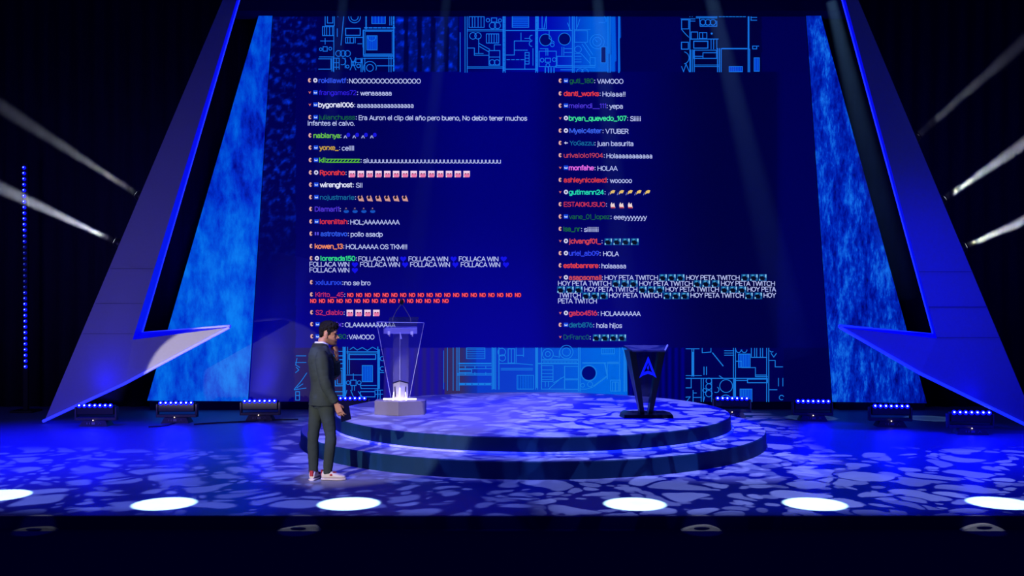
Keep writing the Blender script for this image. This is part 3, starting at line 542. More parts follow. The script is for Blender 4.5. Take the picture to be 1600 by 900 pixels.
column(866, 1214, [
 (130, 'o', 'c', ('guti_180', 890, 927.5), GR, False, [('VAMOOO', 933, 974)]),
 (150, 'o', None, ('danti_works', 881, 936), RD, True, [('Holaaa!!', 941.5, 977)]),
 (169, 'o', 'c', ('melendi__111', 889, 947), (76, 56, 224), False, [('yepa', 952, 973)]),
 (188.5, 'v', 'r', ('bryan_quevedo_107', 889, 979), (60, 222, 152), True, [('Siiiii', 984.5, 1001)]),
 (208, 'o', 'r', ('Myelc4ster', 890, 940.5), (54, 92, 232), True, [('VTUBER', 946, 982)]),
 (227.3, 'o', 'a', ('YoGazzu', 890, 928), TL, False, [('juan basurita', 933, 989.5)]),
 (246.5, 'o', None, ('urivalolo1904', 881, 942.5), (196, 66, 84), False, [('Holaaaaaaaaaaa', 947.7, 1019)]),
 (266, 'v', 'c', ('monfahe', 889, 928), (228, 104, 232), True, [('HOLAA', 933.7, 965)]),
 (285, 'o', None, ('ashleynicolexd', 881, 947.5), (212, 56, 66), True, [('wooooo', 953, 987.5)]),
 (304, 'v', 'r', ('gutimann24', 889, 943.7), (36, 214, 176), True, [('@', 'taco', st(956, 5, 13.7), 301)]),
 (323, 'o', None, ('ESTAI0KUSUO', 881, 946), (212, 56, 76), False, [('@', 'paw', st(957.5, 3, 13.6), 320.5)]),
 (342.3, 'o', 'c', ('vane_01_lopez', 889, 953), GR, False, [('eeeyyyyyyy', 959, 1010.7)]),
 (361.5, 'o', None, ('Isa_nr', 880.5, 907), GR, True, [('siiiiiiii', 912.5, 935)]),
 (380.5, 'v', 'r', ('jcivangf01_', 889, 939), (212, 66, 78), True, [('@', 'pic', st(950.7, 4, 13.8), 377.5)]),
 (399.5, 'o', 'r', ('uriel_ab09', 889, 936), (44, 64, 232), True, [('HOLA', 942.5, 967)]),
 (418.6, 'o', None, ('estebanrere', 880.5, 935), (232, 64, 66), True, [('holaaaaa', 940, 978)]),
 (437.4, 'v', 'r', ('asapsomali', 889, 939.5), (206, 76, 86), True, [
     ('HOY PETA TWITCH', *e(379, 712), 437.5), ('HOY PETA TWITCH', *e(889, 1222), 437.5), ('@', 'pic', e(745, 800, 855, 1258, 1313, 1368), 433.5),
     ('HOY PETA TWITCH', *e(88, 420), 446.4), ('HOY PETA TWITCH', *e(596, 930), 446.6), ('HOY PETA TWITCH', *e(1107, 1443), 446.6), ('@', 'pic', e(452, 507, 562, 960, 1015, 1073), 443),
     ('HOY PETA TWITCH', *e(252, 583), 455.6), ('HOY PETA TWITCH', *e(760, 1093), 455.6), ('HOY PETA', *e(1272, 1450), 455.6), ('@', 'pic', e(107, 163, 218, 618, 673, 728, 1130, 1184, 1240), 452.4),
     ('TWITCH', *e(90, 230), 465), ('HOY PETA TWITCH', *e(406, 737), 465), ('HOY PETA TWITCH', *e(916, 1248), 465), ('HOY', *e(1373, 1450), 465), ('@', 'pic', e(265, 320, 375, 772, 827, 882, 1282, 1340), 462),
     ('PETA TWITCH', *e(88, 330), 474)]),
 (493, 'v', 'r', ('gabo4516', 889, 933), (206, 56, 84), True, [('HOLAAAAAAA', 939, 1001)]),
 (511.5, 'o', 'c', ('derb876', 889, 926), TL, True, [('hola hijos', 932, 972)]),
 (530.5, 'v', None, ('DrFranc0', 880.5, 920.5), (22, 88, 98), False, [('@', 'pic', st(932.5, 4, 13.3), 527.5)]),
])

# ------------------------------------------------------------------ lit trapezoid panels beside the screen
def panel_mat(name, stops, sx, sz, seed):
    m = bpy.data.materials.new(name); m.use_nodes = True; nt = m.node_tree; N = nt.nodes; L = nt.links; b = N['Principled BSDF']
    b.inputs['Base Color'].default_value = (.012, .012, .014, 1); b.inputs['Roughness'].default_value = .7; b.inputs['Specular IOR Level'].default_value = .1
    tc = N.new('ShaderNodeTexCoord'); mp = N.new('ShaderNodeMapping'); mp.inputs['Scale'].default_value = (sx, 1, sz); mp.inputs['Location'].default_value = (seed, seed, seed)
    L.new(tc.outputs['Object'], mp.inputs[0])
    n1 = N.new('ShaderNodeTexNoise'); n1.inputs['Scale'].default_value = 1; n1.inputs['Detail'].default_value = 8; n1.inputs['Roughness'].default_value = .72; L.new(mp.outputs[0], n1.inputs['Vector'])
    n2 = N.new('ShaderNodeTexNoise'); n2.inputs['Scale'].default_value = .22; n2.inputs['Detail'].default_value = 2; L.new(mp.outputs[0], n2.inputs['Vector'])
    ad = N.new('ShaderNodeMath'); ad.operation = 'MULTIPLY_ADD'; L.new(n1.outputs['Fac'], ad.inputs[0]); ad.inputs[1].default_value = .75
    hf = N.new('ShaderNodeMath'); hf.operation = 'MULTIPLY'; L.new(n2.outputs['Fac'], hf.inputs[0]); hf.inputs[1].default_value = .45; L.new(hf.outputs[0], ad.inputs[2])
    rp = N.new('ShaderNodeValToRGB'); L.new(ad.outputs[0], rp.inputs[0])
    els = rp.color_ramp.elements
    els[0].position, els[0].color = stops[0][0], (*lin(stops[0][1]), 1); els[1].position, els[1].color = stops[-1][0], (*lin(stops[-1][1]), 1)
    for p_, c_ in stops[1:-1]: q_ = els.new(p_); q_.color = (*lin(c_), 1)
    L.new(rp.outputs[0], b.inputs['Emission Color']); b.inputs['Emission Strength'].default_value = 1
    return m
def trap(name, pts, m, label):
    mb = MB().prism([S(*p, .05) for p in pts], [S(*p, -.05) for p in pts])
    o = mb.obj(name, [m]); fixn(o); tag(o, label, 'screen', 'trapezoid LED screens')
    zb = min(S(*p).z for p in pts); xs = [S(*p).x for p in pts[2:]]
    MB().box((sum(xs) / 2, YS, zb / 2), (abs(xs[0] - xs[1]) * .9, .25, zb)).obj('panel_plinth', M['black'], o)
    MB().prism([S(*p, -.06) for p in pts], [S(*p, -.2) for p in pts]).obj('panel_housing', M['black'], o)
    return o
trap('side_screen', [(406, 18), (426, 19), (387.5, 627), (230, 626)], panel_mat('panel_picture_left', [(.40, (0, 0, 130)), (.5, (0, 44, 200)), (.60, (0, 84, 220)), (.74, (10, 125, 240))], 3.2, 1.3, 3), 'bright azure streaked LED panel left of the wide screen')
trap('side_screen', [(1259, 18), (1281, 18), (1448, 630), (1300.5, 628)], panel_mat('panel_picture_right', [(.40, (0, 2, 80)), (.52, (0, 16, 150)), (.62, (0, 44, 190)), (.76, (20, 110, 235))], 17, 5, 11), 'deep blue streaked LED panel right of the wide screen')

# ------------------------------------------------------------------ arrow-shaped legs of the stage arch
def arch_leg(front, back, df, db, label, tipd):
    """front/back: outer top, inner top, inner corner, spike tip, crease, foot"""
    fd = [df, df, df, tipd, df, df]; bd = [db, db, db, tipd + .12, db, db]
    Fv = [P(x, y, d) for (x, y), d in zip(front, fd)]; Bv = [P(x, y, d) for (x, y), d in zip(back, bd)]
    root = empty('arrow_leg', (Fv[5].x, df, 0)); tag(root, label, 'stage arch')
    off = Vector(root.location); Fl = [p - off for p in Fv]; Bl = [p - off for p in Bv]
    for q in (Fl, Bl): q[5].z = max(q[5].z, 0)
    n = 6
    fs = [[0, 1, 2, 4, 5], [2, 3, 4], [n + 5, n + 4, n + 2, n + 1, n], [n + 4, n + 3, n + 2]]
    loop = [0, 1, 2, 3, 4, 5]
    ed = [[loop[i], n + loop[i], n + loop[(i + 1) % 6], loop[(i + 1) % 6]] for i in range(6)]; fs += [ed[0], ed[5]]
    o = obj('leg_panel', Fl + Bl, fs, M['leg'], root); fixn(o)
    obj('painted_glow_edge', Fl + Bl, ed[1:5], M['glow_edge'], root)  # side faces glow by themselves, painting in the strips' light on them
    # seams between the cladding sheets
    mb = MB()
    for t in (.66, .735, .80):
        a = Fl[0].lerp(Fl[5], t); b = Fl[1].lerp(Fl[2], min(1, t * 1.24)); b = b + (a - b) * .002
        if t * 1.24 <= 1: mb.box(((a + b) / 2 + Vector((0, -.003, 0))), ((b - a).length * .98, .006, .010))
    if mb.v: mb.obj('panel_seam', mat('seam_grey', (105, 103, 122), .6), root)
    o1 = Vector((0, -.02, .0))
    MB().tube([Bl[1] + o1, Bl[2] + o1, Bl[3] + o1], .028, 8).obj('led_strip', M['blue_led'], root)
    MB().tube([Fl[3] + o1, Fl[4] + o1, Fl[5] + o1 + Vector((0, 0, .03))], .025, 8).obj('led_strip', M['blue_led'], root)
    return root
legL = arch_leg([(373.5, -60), (388, -60), (207, 531), (359, 511.5), (196, 599), (68, 661)], [(389, -62), (391, -60), (222, 519), (361, 509.5), (200, 595), (80, 655)], 15.33, 15.8, 'left arrow-shaped grey leg with white-lit spike and blue light edge', 15.5)
legR = arch_leg([(1316, -60), (1305, -60), (1464, 529), (1312, 511.5), (1438, 584), (1625, 678)], [(1305, -62), (1300, -60), (1458, 521), (1310, 509.5), (1436, 580), (1607, 668)], 14.05, 14.55, 'right arrow-shaped dark blue leg outlined by blue light strips', 14.25)

# ------------------------------------------------------------------ round platform
root = empty('round_platform', DC); tag(root, 'low two-step round stage platform with pebble light pattern', 'platform')
def cyl(r, z0, z1, n=128, bev=.012):
    mb = MB(); prof = [(r, z0), (r, z1 - bev), (r - bev, z1)]
    vs = [(q * math.cos(2 * math.pi * k / n), q * math.sin(2 * math.pi * k / n), z) for q, z in prof for k in range(n)]
    fs = [[i * n + k, i * n + (k + 1) % n, (i + 1) * n + (k + 1) % n, (i + 1) * n + k] for i in range(2) for k in range(n)]
    mb.add(vs, fs, 0); mb.add(vs[2 * n:], [list(range(n))], 1); mb.add(vs[:n], [list(range(n))[::-1]], 0); return mb
cyl(3.36, 0, .205).obj('lower_tier', [M['tier'], M['tier_top']], root)
cyl(2.88, .205, .41).obj('upper_tier', [M['tier'], M['tier_top']], root)
n = 160; mb = MB(); rr = 2.905
pts = [(rr * math.cos(2 * math.pi * k / n), rr * math.sin(2 * math.pi * k / n), .224) for k in range(n + 1)]
mb.tube(pts, .017, 6).obj('light_strip', M['blue_led'], root)

# ------------------------------------------------------------------ clear lectern
def hexpts(w_, d_, z, cut=.62): return [Vector(p) for p in ((-w_ / 2, -d_ * .12, z), (0, -d_ / 2, z), (w_ / 2, -d_ * .12, z), (w_ / 2, d_ * .3, z), (0, d_ / 2, z), (-w_ / 2, d_ * .3, z))]
LP = G(625.5, 647, .41); LP.z = .41
lec = empty('clear_lectern', LP); tag(lec, 'clear acrylic lectern on a grey faceted base, glowing white tube and thin microphone wires', 'lectern')
k = F / LP.y                                      # pixels per metre here
def lx(px): return (px - 625.5) / k
def lz(py): return H - (py - HY) / k - .41
o = MB().prism(hexpts(.72, .5, 0), hexpts(.72, .5, .2)).obj('base', M['base_grey'], lec); fixn(o); bevel(o, .006)
MB().tube([(-.235, -.06, .222), (.235, -.06, .222)], .011, 10).obj('light_tube', M['tube_led'], lec)
def slab(name, pts, y0, y1, m, par): o = MB().prism([Vector((x, y0, z)) for x, z in pts], [Vector((x, y1, z)) for x, z in pts]).obj(name, m, par); fixn(o); return o
tr = [(lx(590.5), lz(503)), (lx(664), lz(504)), (lx(641), lz(622)), (lx(613), lz(622))]
slab('front_pane', tr, -.135, -.125, M['acrylic'], lec)
mb = MB()
for a, b in ((tr[0], tr[1]), (tr[1], tr[2]), (tr[3], tr[0])): mb.tube([(a[0], -.13, a[1]), (b[0], -.13, b[1])], .0045, 6)
mb.obj('pane_edge', M['acrylic_edge'], lec)
# V-shaped column behind the pane
cl = MB()
for sgn in (-1, 1):
    a = [Vector((0, -.04, .2)), Vector((sgn * .112, .05, .2)), Vector((sgn * .112, .05, lz(515))), Vector((0, -.04, lz(515)))]
    cl.prism(a, [p + Vector((0, .012, 0)) for p in a])
fixn(cl.obj('column', M['acrylic_column'], lec))
MB().tube([(0, -.046, .2), (0, -.046, lz(516))], .005, 6).obj('column_edge', M['acrylic_edge'], lec)
ci = MB()
for sgn in (-1, 1):
    a = [Vector((0, -.055, .2)), Vector((sgn * .105, .03, .2)), Vector((sgn * .105, .03, lz(598))), Vector((0, -.055, lz(594)))]
    ci.prism(a, [p + Vector((0, .01, 0)) for p in a])
fixn(ci.obj('inner_box', M['acrylic_white'], lec))
ct = MB()
for sgn in (-1, 1): ct.tube([(0, -.06, lz(594.5)), (sgn * .112, .03, lz(599))], .009, 6)
for sgn in (-1, 1): ct.tube([(sgn * .072, -.005, .25), (sgn * .078, -.005, lz(604))], .007, 6)
ct.obj('inner_frame', M['dark_metal'], lec)
fl = MB()
for x in (-.085, 0, .08): fl.tube([(x * 1.15, -.07, .205), (x, -.06, .32 if x else .38)], [.010, .004], 6)
fl.obj('glowing_fin', M['tube_led'], lec)
sh = MB().prism([Vector((lx(601), -.11, lz(521))), Vector((lx(653), -.11, lz(521))), Vector((lx(650), .16, lz(521) + .03)), Vector((lx(604), .16, lz(521) + .03))],
                [Vector((lx(601), -.11, lz(513))), Vector((lx(653), -.11, lz(513))), Vector((lx(650), .16, lz(510))), Vector((lx(604), .16, lz(510)))]).obj('shelf', glass('shelf_acrylic', (180, 175, 235), .5, .2), lec); fixn(sh)
rd = MB().prism([Vector((lx(606), -.05, lz(509))), Vector((lx(652), -.05, lz(509))), Vector((lx(652), .2, lz(497))), Vector((lx(606), .2, lz(497)))],
                [Vector((lx(606), -.05, lz(507.4))), Vector((lx(652), -.05, lz(507.4))), Vector((lx(652), .2, lz(495.4))), Vector((lx(606), .2, lz(495.4)))]).obj('reading_board', glass('smoked_board', (40, 40, 60), .4, .2), lec); fixn(rd)
for x in (609.5, 645):
    br = MB(); br.box((lx(x), -.12, lz(520)), (.035, .03, .05)); br.tube([(lx(x), -.12, lz(521)), (lx(x) + .01, -.12, lz(525.5))], .009, 6); br.obj('bracket', mat('pale_bracket', (225, 220, 230), .4), lec)
MB().tube([(lx(626.5), -.12, lz(519)), (lx(628.5), -.12, lz(529))], [.006, .012], 8).obj('cable_clip', M['acrylic_edge'], lec)
zt = lz(474); g1 = MB()
for sgn, x0 in ((-1, -.125), (1, .14)): g1.tube([(x0, .1, lz(505)), (x0 * .95, .1, lz(497)), (x0 * .52, .08, lz(485)), (.012, .07, zt)], .0055, 6)
g1.obj('gooseneck', mat('grey_wire', (120, 115, 120), .4), lec)
mh = MB(); mh.ball((.014, .07, zt + .022), (.030, .030, .044)); mh.obj('microphone_head', M['dark_metal'], lec, True)

# ------------------------------------------------------------------ dark podium
PP = G(1009, 651, .41); PP.z = .41
pod = empty('dark_podium', PP); tag(pod, 'black V-shaped podium with glowing blue arrow emblem on its front', 'podium')
k = F / PP.y
def lx(px): return (px - 1009) / k
def lz(py): return H - (py - HY) / k - .41
def rect4(x0, x1, y0, y1, z): return [Vector((x0, y0, z)), Vector((x1, y0, z)), Vector((x1, y1, z)), Vector((x0, y1, z))]
b4 = MB().prism([Vector(p) for p in ((-.33, -.2, 0), (.355, -.2, 0), (.37, .05, 0), (.31, .30, 0), (-.30, .30, 0), (-.365, .05, 0))],
                [Vector(p) for p in ((-.32, -.185, .045), (.345, -.185, .045), (.35, .05, .055), (.295, .28, .055), (-.29, .28, .055), (-.35, .05, .055))]).obj('base', mat('podium_base', (26, 30, 34), .25, .3), pod); fixn(b4)
zt = .925
for sgn, xt, xb in ((-1, -.205, -.055), (1, .205, .06)):
    lw = .06
    o = MB().prism([Vector((xb - lw / 2 * (1), -.06, .05)), Vector((xb + lw / 2, -.06, .05)), Vector((xb + lw / 2 - sgn * .0, .12, .05)), Vector((xb - lw / 2, .12, .05))],
                   [Vector((xt - .045, -.16, zt)), Vector((xt + .045, -.16, zt)), Vector((xt + sgn * .03 + .045, .20, zt)), Vector((xt + sgn * .03 - .045, .20, zt))]).obj('leg', M['dark_metal'], pod); fixn(o)
pz = [(-.185, zt), (.185, zt), (.062, .20), (-.055, .20)]
o = MB().prism([Vector((x, -.15 + (zt - z) * .11, z)) for x, z in pz], [Vector((x, -.135 + (zt - z) * .11, z)) for x, z in pz]).obj('front_panel', M['smoke_glass'], pod); fixn(o)
ez = lambda py: lz(py)
EA = [(0.012, 556), (.125, 588.5), (.075, 588), (.012, 583.5), (-.05, 588), (-.105, 588.5)]
def ep(x, py, y=-.01): z = ez(py); return Vector((x, -.158 + (zt - z) * .11 + y, z))
em_ = MB()
outer = [(0.012, 556), (.131, 589.5), (.075, 585.2), (.012, 583), (-.051, 585.2), (-.107, 589.5)]
inner = [(0.012, 565), (.076, 582), (.045, 579.6), (.012, 578.4), (-.021, 579.6), (-.052, 582)]
n = 6
fr = [ep(x, y) for x, y in outer] + [ep(x, y) for x, y in inner]
bk_ = [p + Vector((0, .012, 0)) for p in fr]
fs = [[i, (i + 1) % n, n + (i + 1) % n, n + i] for i in range(n)]
fs2 = [[2 * n + q for q in f_[::-1]] for f_ in fs] + [[i, 2 * n + i, 2 * n + (i + 1) % n, (i + 1) % n] for i in range(n)]
em_.add(fr + bk_, fs + fs2)
dp = [(.012, 568.5), (.026, 574.5), (.012, 577), (-.002, 574.5)]
em_.prism([ep(*p) for p in dp], [ep(*p) + Vector((0, .012, 0)) for p in dp])
fixn(em_.obj('arrow_emblem', M['emblem'], pod))
tp = [Vector((-.285, .24, .968)), Vector((.345, .24, .968)), Vector((.235, -.2, lz(549))), Vector((-.215, -.2, lz(549)))]
o = MB().prism([p + Vector((0, 0, .022)) for p in tp], tp).obj('desk_top', mat('desk_top', (62, 60, 90), .25, .1), pod); fixn(o)
MB().tube([tp[2] + Vector((0, 0, .02)), tp[1] + Vector((0, 0, .02))], .012, 8).obj('desk_rim', mat('pale_rim', (225, 225, 245), .25, .3), pod)

# ------------------------------------------------------------------ LED batten fixtures at the back of the floor
bars = [(151, 668, 641.5, 0.02, 'first blue LED batten from the left, in front of the left arrow leg'),
        (277, 663, 636, 0.04, 'blue LED batten standing below the left azure panel'),
        (407, 659.5, 631.5, 0.06, 'blue LED batten between the left azure panel and the suited man'),
        (548, 654.5, 627.5, 0.02, 'blue LED batten mostly hidden behind the platform beside the suited man'),
        (1143, 654.5, 629.8, -.06, 'blue LED batten just right of the platform behind its edge'),
        (1269, 660, 634.6, -.08, 'blue LED batten below the gap between wide screen and right panel'),
        (1390.5, 669, 641.6, -.10, 'blue LED batten standing below the right deep blue panel'),
        (1515.5, 681, 650, -.12, 'blue LED batten farthest right, under the right arrow leg')]
def led_bar():
    t = empty('led_batten', (0, 0, 0))
    o = MB().box((0, 0, .26), (.60, .13, .15)).obj('housing', M['fixture_dark'], t); bevel(o, .012)
    yk = MB(); yk.box((-.325, 0, .2), (.03, .1, .22)); yk.box((.325, 0, .2), (.03, .1, .22)); yk.box((0, 0, .115), (.66, .12, .05)); o = yk.obj('yoke', M['fixture'], t); bevel(o, .006)
    bs = [Vector(p) for p in ((-.23, -.13, 0), (.23, -.13, 0), (.23, .13, 0), (-.23, .13, 0))]; tpz = [Vector((p.x * .8, p.y * .8, .09)) for p in bs]
    o = MB().prism(bs, tpz).obj('base', M['fixture'], t); fixn(o)
    ic = MB()
    for x in (-.1, -.06): ic.box((x, -.125, .05), (.012, .01, .03))
    ic.box((0, -.124, .05), (.055, .01, .035)); ic.tube([(.08, -.125, .035), (.1, -.122, .065), (.12, -.125, .035)], .006, 5)
    ic.obj('display', mat('display_grey', (150, 145, 150), .5), o)
    MB().ball((-.01, -.115, .1), .009).obj('status_light', emit((255, 235, 210), 2.5), t)
    for i in range(7):
        x = -.252 + .084 * i
        l_ = MB().tube([(x, -.055, .325), (x, -.075, .338)], [.033, .036], 12).obj('lens', mat('lens_blue', (20, 30, 160), .15, em=(2, 4, 255), es=4), t) if i == 0 else None
        if l_ is None:
            src = [c for c in t.children if c.name.startswith('lens')][0]; l_ = src.copy(); COL.objects.link(l_); l_.parent = t; l_.location = (.084 * i, 0, 0)
            dsrc = src.children[0]; d_ = dsrc.copy(); COL.objects.link(d_); d_.parent = l_
        else:
            MB().ball((x, -.074, .338), (.014, .014, .014)).obj('led_cell', emit((120, 150, 255), 9), l_)
    return t
proto = led_bar()
def copy_tree(o, parent=None):
    c = o.copy(); COL.objects.link(c); c.parent = parent
    for ch in list(o.children): copy_tree(ch, c)
    return c
for i, (px, py, ly_, rz, lab) in enumerate(bars):
    t = proto if i == 0 else copy_tree(proto)
    p = G(px, py - 3); t.location = (p.x, p.y, 0); t.rotation_euler = (0, 0, rz); tag(t, lab, 'stage light', 'blue LED battens along the back of the stage')
    # each batten's own light, thrown up and outwards
    tgt = Vector((p.x + (.5 if px < 846 else -.5), p.y + 2.6, 3.2))
    spot('batten_light', (p.x, p.y - .05, .42), tgt, 45 if i in (0, 7) else (420 if px < 600 else 110), (.0, .0, 1), 80, 1, .3)
    spot('batten_floor_light', (p.x, p.y - .12, .36), (p.x, p.y - 2.2, 0), 60, (0, .0, 1), 120, 1, .2)
# cables on the floor
for pts, lab in (([(232, 668), (250, 667), (262, 665.5), (272, 662)], 'thin cable running to the batten below the left azure panel'), ([(303, 664), (340, 661.5), (375, 660), (400, 658.5)], 'thin cable lying between two battens left of the suited man'), ([(412, 658), (440, 656.5), (466, 656)], 'thin cable on the floor behind the suited man')):
    tag(MB().tube([G(*p) + Vector((0, 0, .012)) for p in pts], .012, 6).obj('floor_cable', M['fixture']), lab, 'cable')

# ------------------------------------------------------------------ vertical pixel tube far left
dT = 17.0; a, b = P(37.5, 262, dT), P(40, 573, dT)
tb = MB().box(((a.x + b.x) / 2, dT + .06, (b.z + a.z) / 2 * .5 + .0 + a.z * .25), (.09, .08, 1)).obj('pixel_tube', M['fixture_dark'])
tb.data.clear_geometry(); bb = MB(); bb.box(((a.x + b.x) / 2, dT + .05, (a.z + .08) / 2), (.085, .06, a.z + .08)); bb.box(((a.x + b.x) / 2, dT + .05, .02), (.4, .4, .04))
tb.data.from_pydata([tuple(q) for q in bb.v], [], bb.f)
tag(tb, 'tall thin pole of blue light dots at far left', 'light tube')
for i in range(36):
    t = i / 35; p = a.lerp(b, t)
    br = 1.0 if (t < .34 or t > .66) else (.45 if (t < .40 or t > .6) else .12)
    dot = MB(); dot.ball(p, (.036, .03, .036), 10, 6); dot.ball(p + Vector((0, -.024, .006)), (.013, .013, .011), 8, 5, 1)
    dot.obj('light_dot', [emit((8, 14, 255), round(1.1 * br, 3)), emit((110, 140, 255), round(4 * br, 3))], tb)

# ------------------------------------------------------------------ beam lamps and their beams in the haze
def haze_mat(dens, r0, r1, ln, fade):
    """thin haze, densest on the axis (local Z) and fading out sideways"""
    m = bpy.data.materials.new('haze'); m.use_nodes = True; nt = m.node_tree; nt.nodes.clear(); N = nt.nodes; L = nt.links
    o = N.new('ShaderNodeOutputMaterial'); s_ = N.new('ShaderNodeVolumeScatter')
    tc = N.new('ShaderNodeTexCoord'); sp = N.new('ShaderNodeSeparateXYZ'); L.new(tc.outputs['Object'], sp.inputs[0])
    def mth(op, a, b_=None):
        q = N.new('ShaderNodeMath'); q.operation = op
        for i, v in enumerate((a, b_)):
            if v is None: continue
            if isinstance(v, (int, float)): q.inputs[i].default_value = v
            else: L.new(v, q.inputs[i])
        return q.outputs[0]
    rr_ = mth('SQRT', mth('ADD', mth('POWER', sp.outputs[0], 2), mth('POWER', sp.outputs[1], 2)))
    rz_ = mth('ADD', mth('MULTIPLY', sp.outputs[2], (r1 - r0) / ln), r0)
    k = mth('SUBTRACT', 1.0, mth('DIVIDE', rr_, rz_))
    mr = N.new('ShaderNodeMapRange'); mr.interpolation_type = 'SMOOTHSTEP'; mr.inputs['From Max'].default_value = .6; L.new(k, mr.inputs['Value'])
    nz = N.new('ShaderNodeTexNoise'); nz.inputs['Scale'].default_value = 2.2; L.new(tc.outputs['Object'], nz.inputs['Vector'])
    fd_ = mth('POWER', mth('SUBTRACT', 1.0, mth('DIVIDE', sp.outputs[2], ln * 1.02)), fade)
    L.new(mth('MULTIPLY', mth('MULTIPLY', mth('MULTIPLY', mr.outputs[0], fd_), mth('ADD', mth('MULTIPLY', nz.outputs['Fac'], .5), .75)), dens), s_.inputs['Density'])
    L.new(s_.outputs[0], o.inputs['Volume']); return m
def beam(p0, p1, r0, r1, dens, power, col, label, group, lamp=True, blend=.35):
    p0, p1 = Vector(p0), Vector(p1); d = (p1 - p0); ln = d.length; d.normalize()
    o = MB().tube([(0, 0, .14), (0, 0, ln)], [r0, r1], 28).obj('hazy_light_beam', haze_mat(dens, r0, r1, ln, .25 if lamp else .6))
    o.location = p0; o.rotation_mode = 'QUATERNION'; o.rotation_quaternion = d.to_track_quat('Z', 'Y')
    tag(o, label, 'light beam', group, 'stuff')
    lo = p0 + d * .12 if lamp else p0 - d * (r0 * ln / max(1e-4, r1 - r0))
    ang = math.degrees(2 * math.atan2(r1, (p1 - lo).length))
    spot('beam_light', lo, p1, power, col, max(1.2, ang), blend, r0 * .6 if lamp else .02)
def beam_lamp(p0, p1, label):
    d = (Vector(p1) - Vector(p0)).normalized(); q = d.to_track_quat('Z', 'Y')
    t = empty('beam_lamp', p0); tag(t, label, 'stage light', 'white beam lamps behind the arrow legs')
    h_ = MB().tube([(0, 0, -.16), (0, 0, -.12), (0, 0, .04), (0, 0, .1)], [.05, .085, .085, .07], 16).obj('lamp_head', M['fixture_dark'], t); h_.rotation_mode = 'QUATERNION'; h_.rotation_quaternion = q
    l_ = MB().tube([(0, 0, .1), (0, 0, .106)], .05, 16).obj('lamp_lens', emit((235, 242, 255), 2.2), t); l_.rotation_mode = 'QUATERNION'; l_.rotation_quaternion = q
    sg = 1 if p0[0] < 0 else -1
    yk = MB(); yk.tube([(sg * .02, 0, 0), (sg * .16, -.08, 0), (sg * .34, -.16, 0)], .03, 8); yk.box((sg * .34, -.16, 0), (.10, .06, .14)); yk.obj('clamp', M['fixture_dark'], t)
BW = (.72, .80, 1)
for (x0, y0, x1, y1, d0, d1, r0, r1, pw, lab) in (
    (221, 308, -60, 127, 15.98, 15.4, .07, .20, 5, 'upper left'), (188, 381, -80, 256, 15.98, 15.4, .065, .19, 19, 'lower left'),
    (1426, 219, 1640, 30, 14.73, 14.3, .07, .16, 2.2, 'top right'), (1467, 316, 1660, 184, 14.73, 14.3, .07, .16, 11, 'middle right'), (1499, 389, 1680, 311, 14.73, 14.3, .06, .15, 12, 'lowest right')):
    p0, p1 = P(x0, y0, d0), P(x1, y1, d1)
    beam_lamp(p0, p1, 'small white beam lamp, %s, shining outwards past the arrow leg' % lab)
    beam(p0, p1, r0, r1, .5, pw * 190, BW, 'pale hazy light beam, %s, slanting up and outwards' % lab, 'side light beams')
# faint overhead beams falling in front of the screen
for (x0, y0, x1, y1, r0, r1, pw, lab) in ((543, -60, 500, 330, .10, .24, .5, 'first from the left over the screen top'), (705, -60, 640, 470, .10, .26, .6, 'second from the left over the screen'),
                                    (928, -60, 985, 560, .11, .36, .9, 'right of the middle of the screen'), (1098, -60, 1245, 560, .14, .42, 1.2, 'over the right chat column'), (1296, -10, 1410, 470, .12, .36, 1.1, 'over the gap beside the right panel')):
    beam(P(x0, y0, 16.6), P(x1, y1, 16.2), r0, r1, .34, pw * 2100, (.22, .50, 1), 'faint falling light beam, %s' % lab, 'falling light beams', lamp=False)

# blue light rising from two battens through the haze
for x0, y0, x1, y1, d, pw, lab in ((410, 628, 462, 400, 15.9, 1.0, 'broad blue hazy beam rising from the batten left of the suited man'), (160, 636, 215, 420, 14.75, .5, 'broad blue hazy beam rising in front of the left arrow leg')):
    beam(P(x0, y0, d), P(x1, y1, d), .30, .46, .20, 330 * pw, (.0, .0, 1), lab, 'rising blue beams', True, 1)
# ------------------------------------------------------------------ low hoods below the stage edge
pale = grain(mat('pale_hood', (150, 150, 165), .6), 30, .3)
zl = -.116
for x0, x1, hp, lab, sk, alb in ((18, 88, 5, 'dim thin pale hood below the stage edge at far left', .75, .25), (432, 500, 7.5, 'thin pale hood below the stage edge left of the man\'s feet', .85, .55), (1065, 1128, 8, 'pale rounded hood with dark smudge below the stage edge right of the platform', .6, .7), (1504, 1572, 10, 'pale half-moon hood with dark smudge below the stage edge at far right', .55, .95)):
    y = 8.45; a, b = P(x0, 832, y), P(x1, 832, y); n = 20; pr = []
    hm = hp / F * y
    for i in range(n + 1):
        t = i / n; w_ = (t / sk) if t < sk else ((1 - t) / (1 - sk)); pr.append((a.x + (b.x - a.x) * t, hm * math.sin(max(0, min(1, w_)) * math.pi / 2) ** .8))
    fr = [Vector((x, y, zl)) for x, z in (pr[-1], pr[0])] + [Vector((x, y, zl + z)) for x, z in pr[1:-1]]
    m_ = pale.copy(); 
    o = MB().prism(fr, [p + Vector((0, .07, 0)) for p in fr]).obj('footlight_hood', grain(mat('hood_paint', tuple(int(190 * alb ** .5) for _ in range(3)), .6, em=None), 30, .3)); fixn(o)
    tag(o, lab, 'footlight', 'low hoods below the stage edge')
    cx_ = a.x + (b.x - a.x) * .5
    MB().ball((cx_, y - .002, zl + hm * .55), (.075, .006, .012), 10, 6).obj('smudge', M['black'], o)
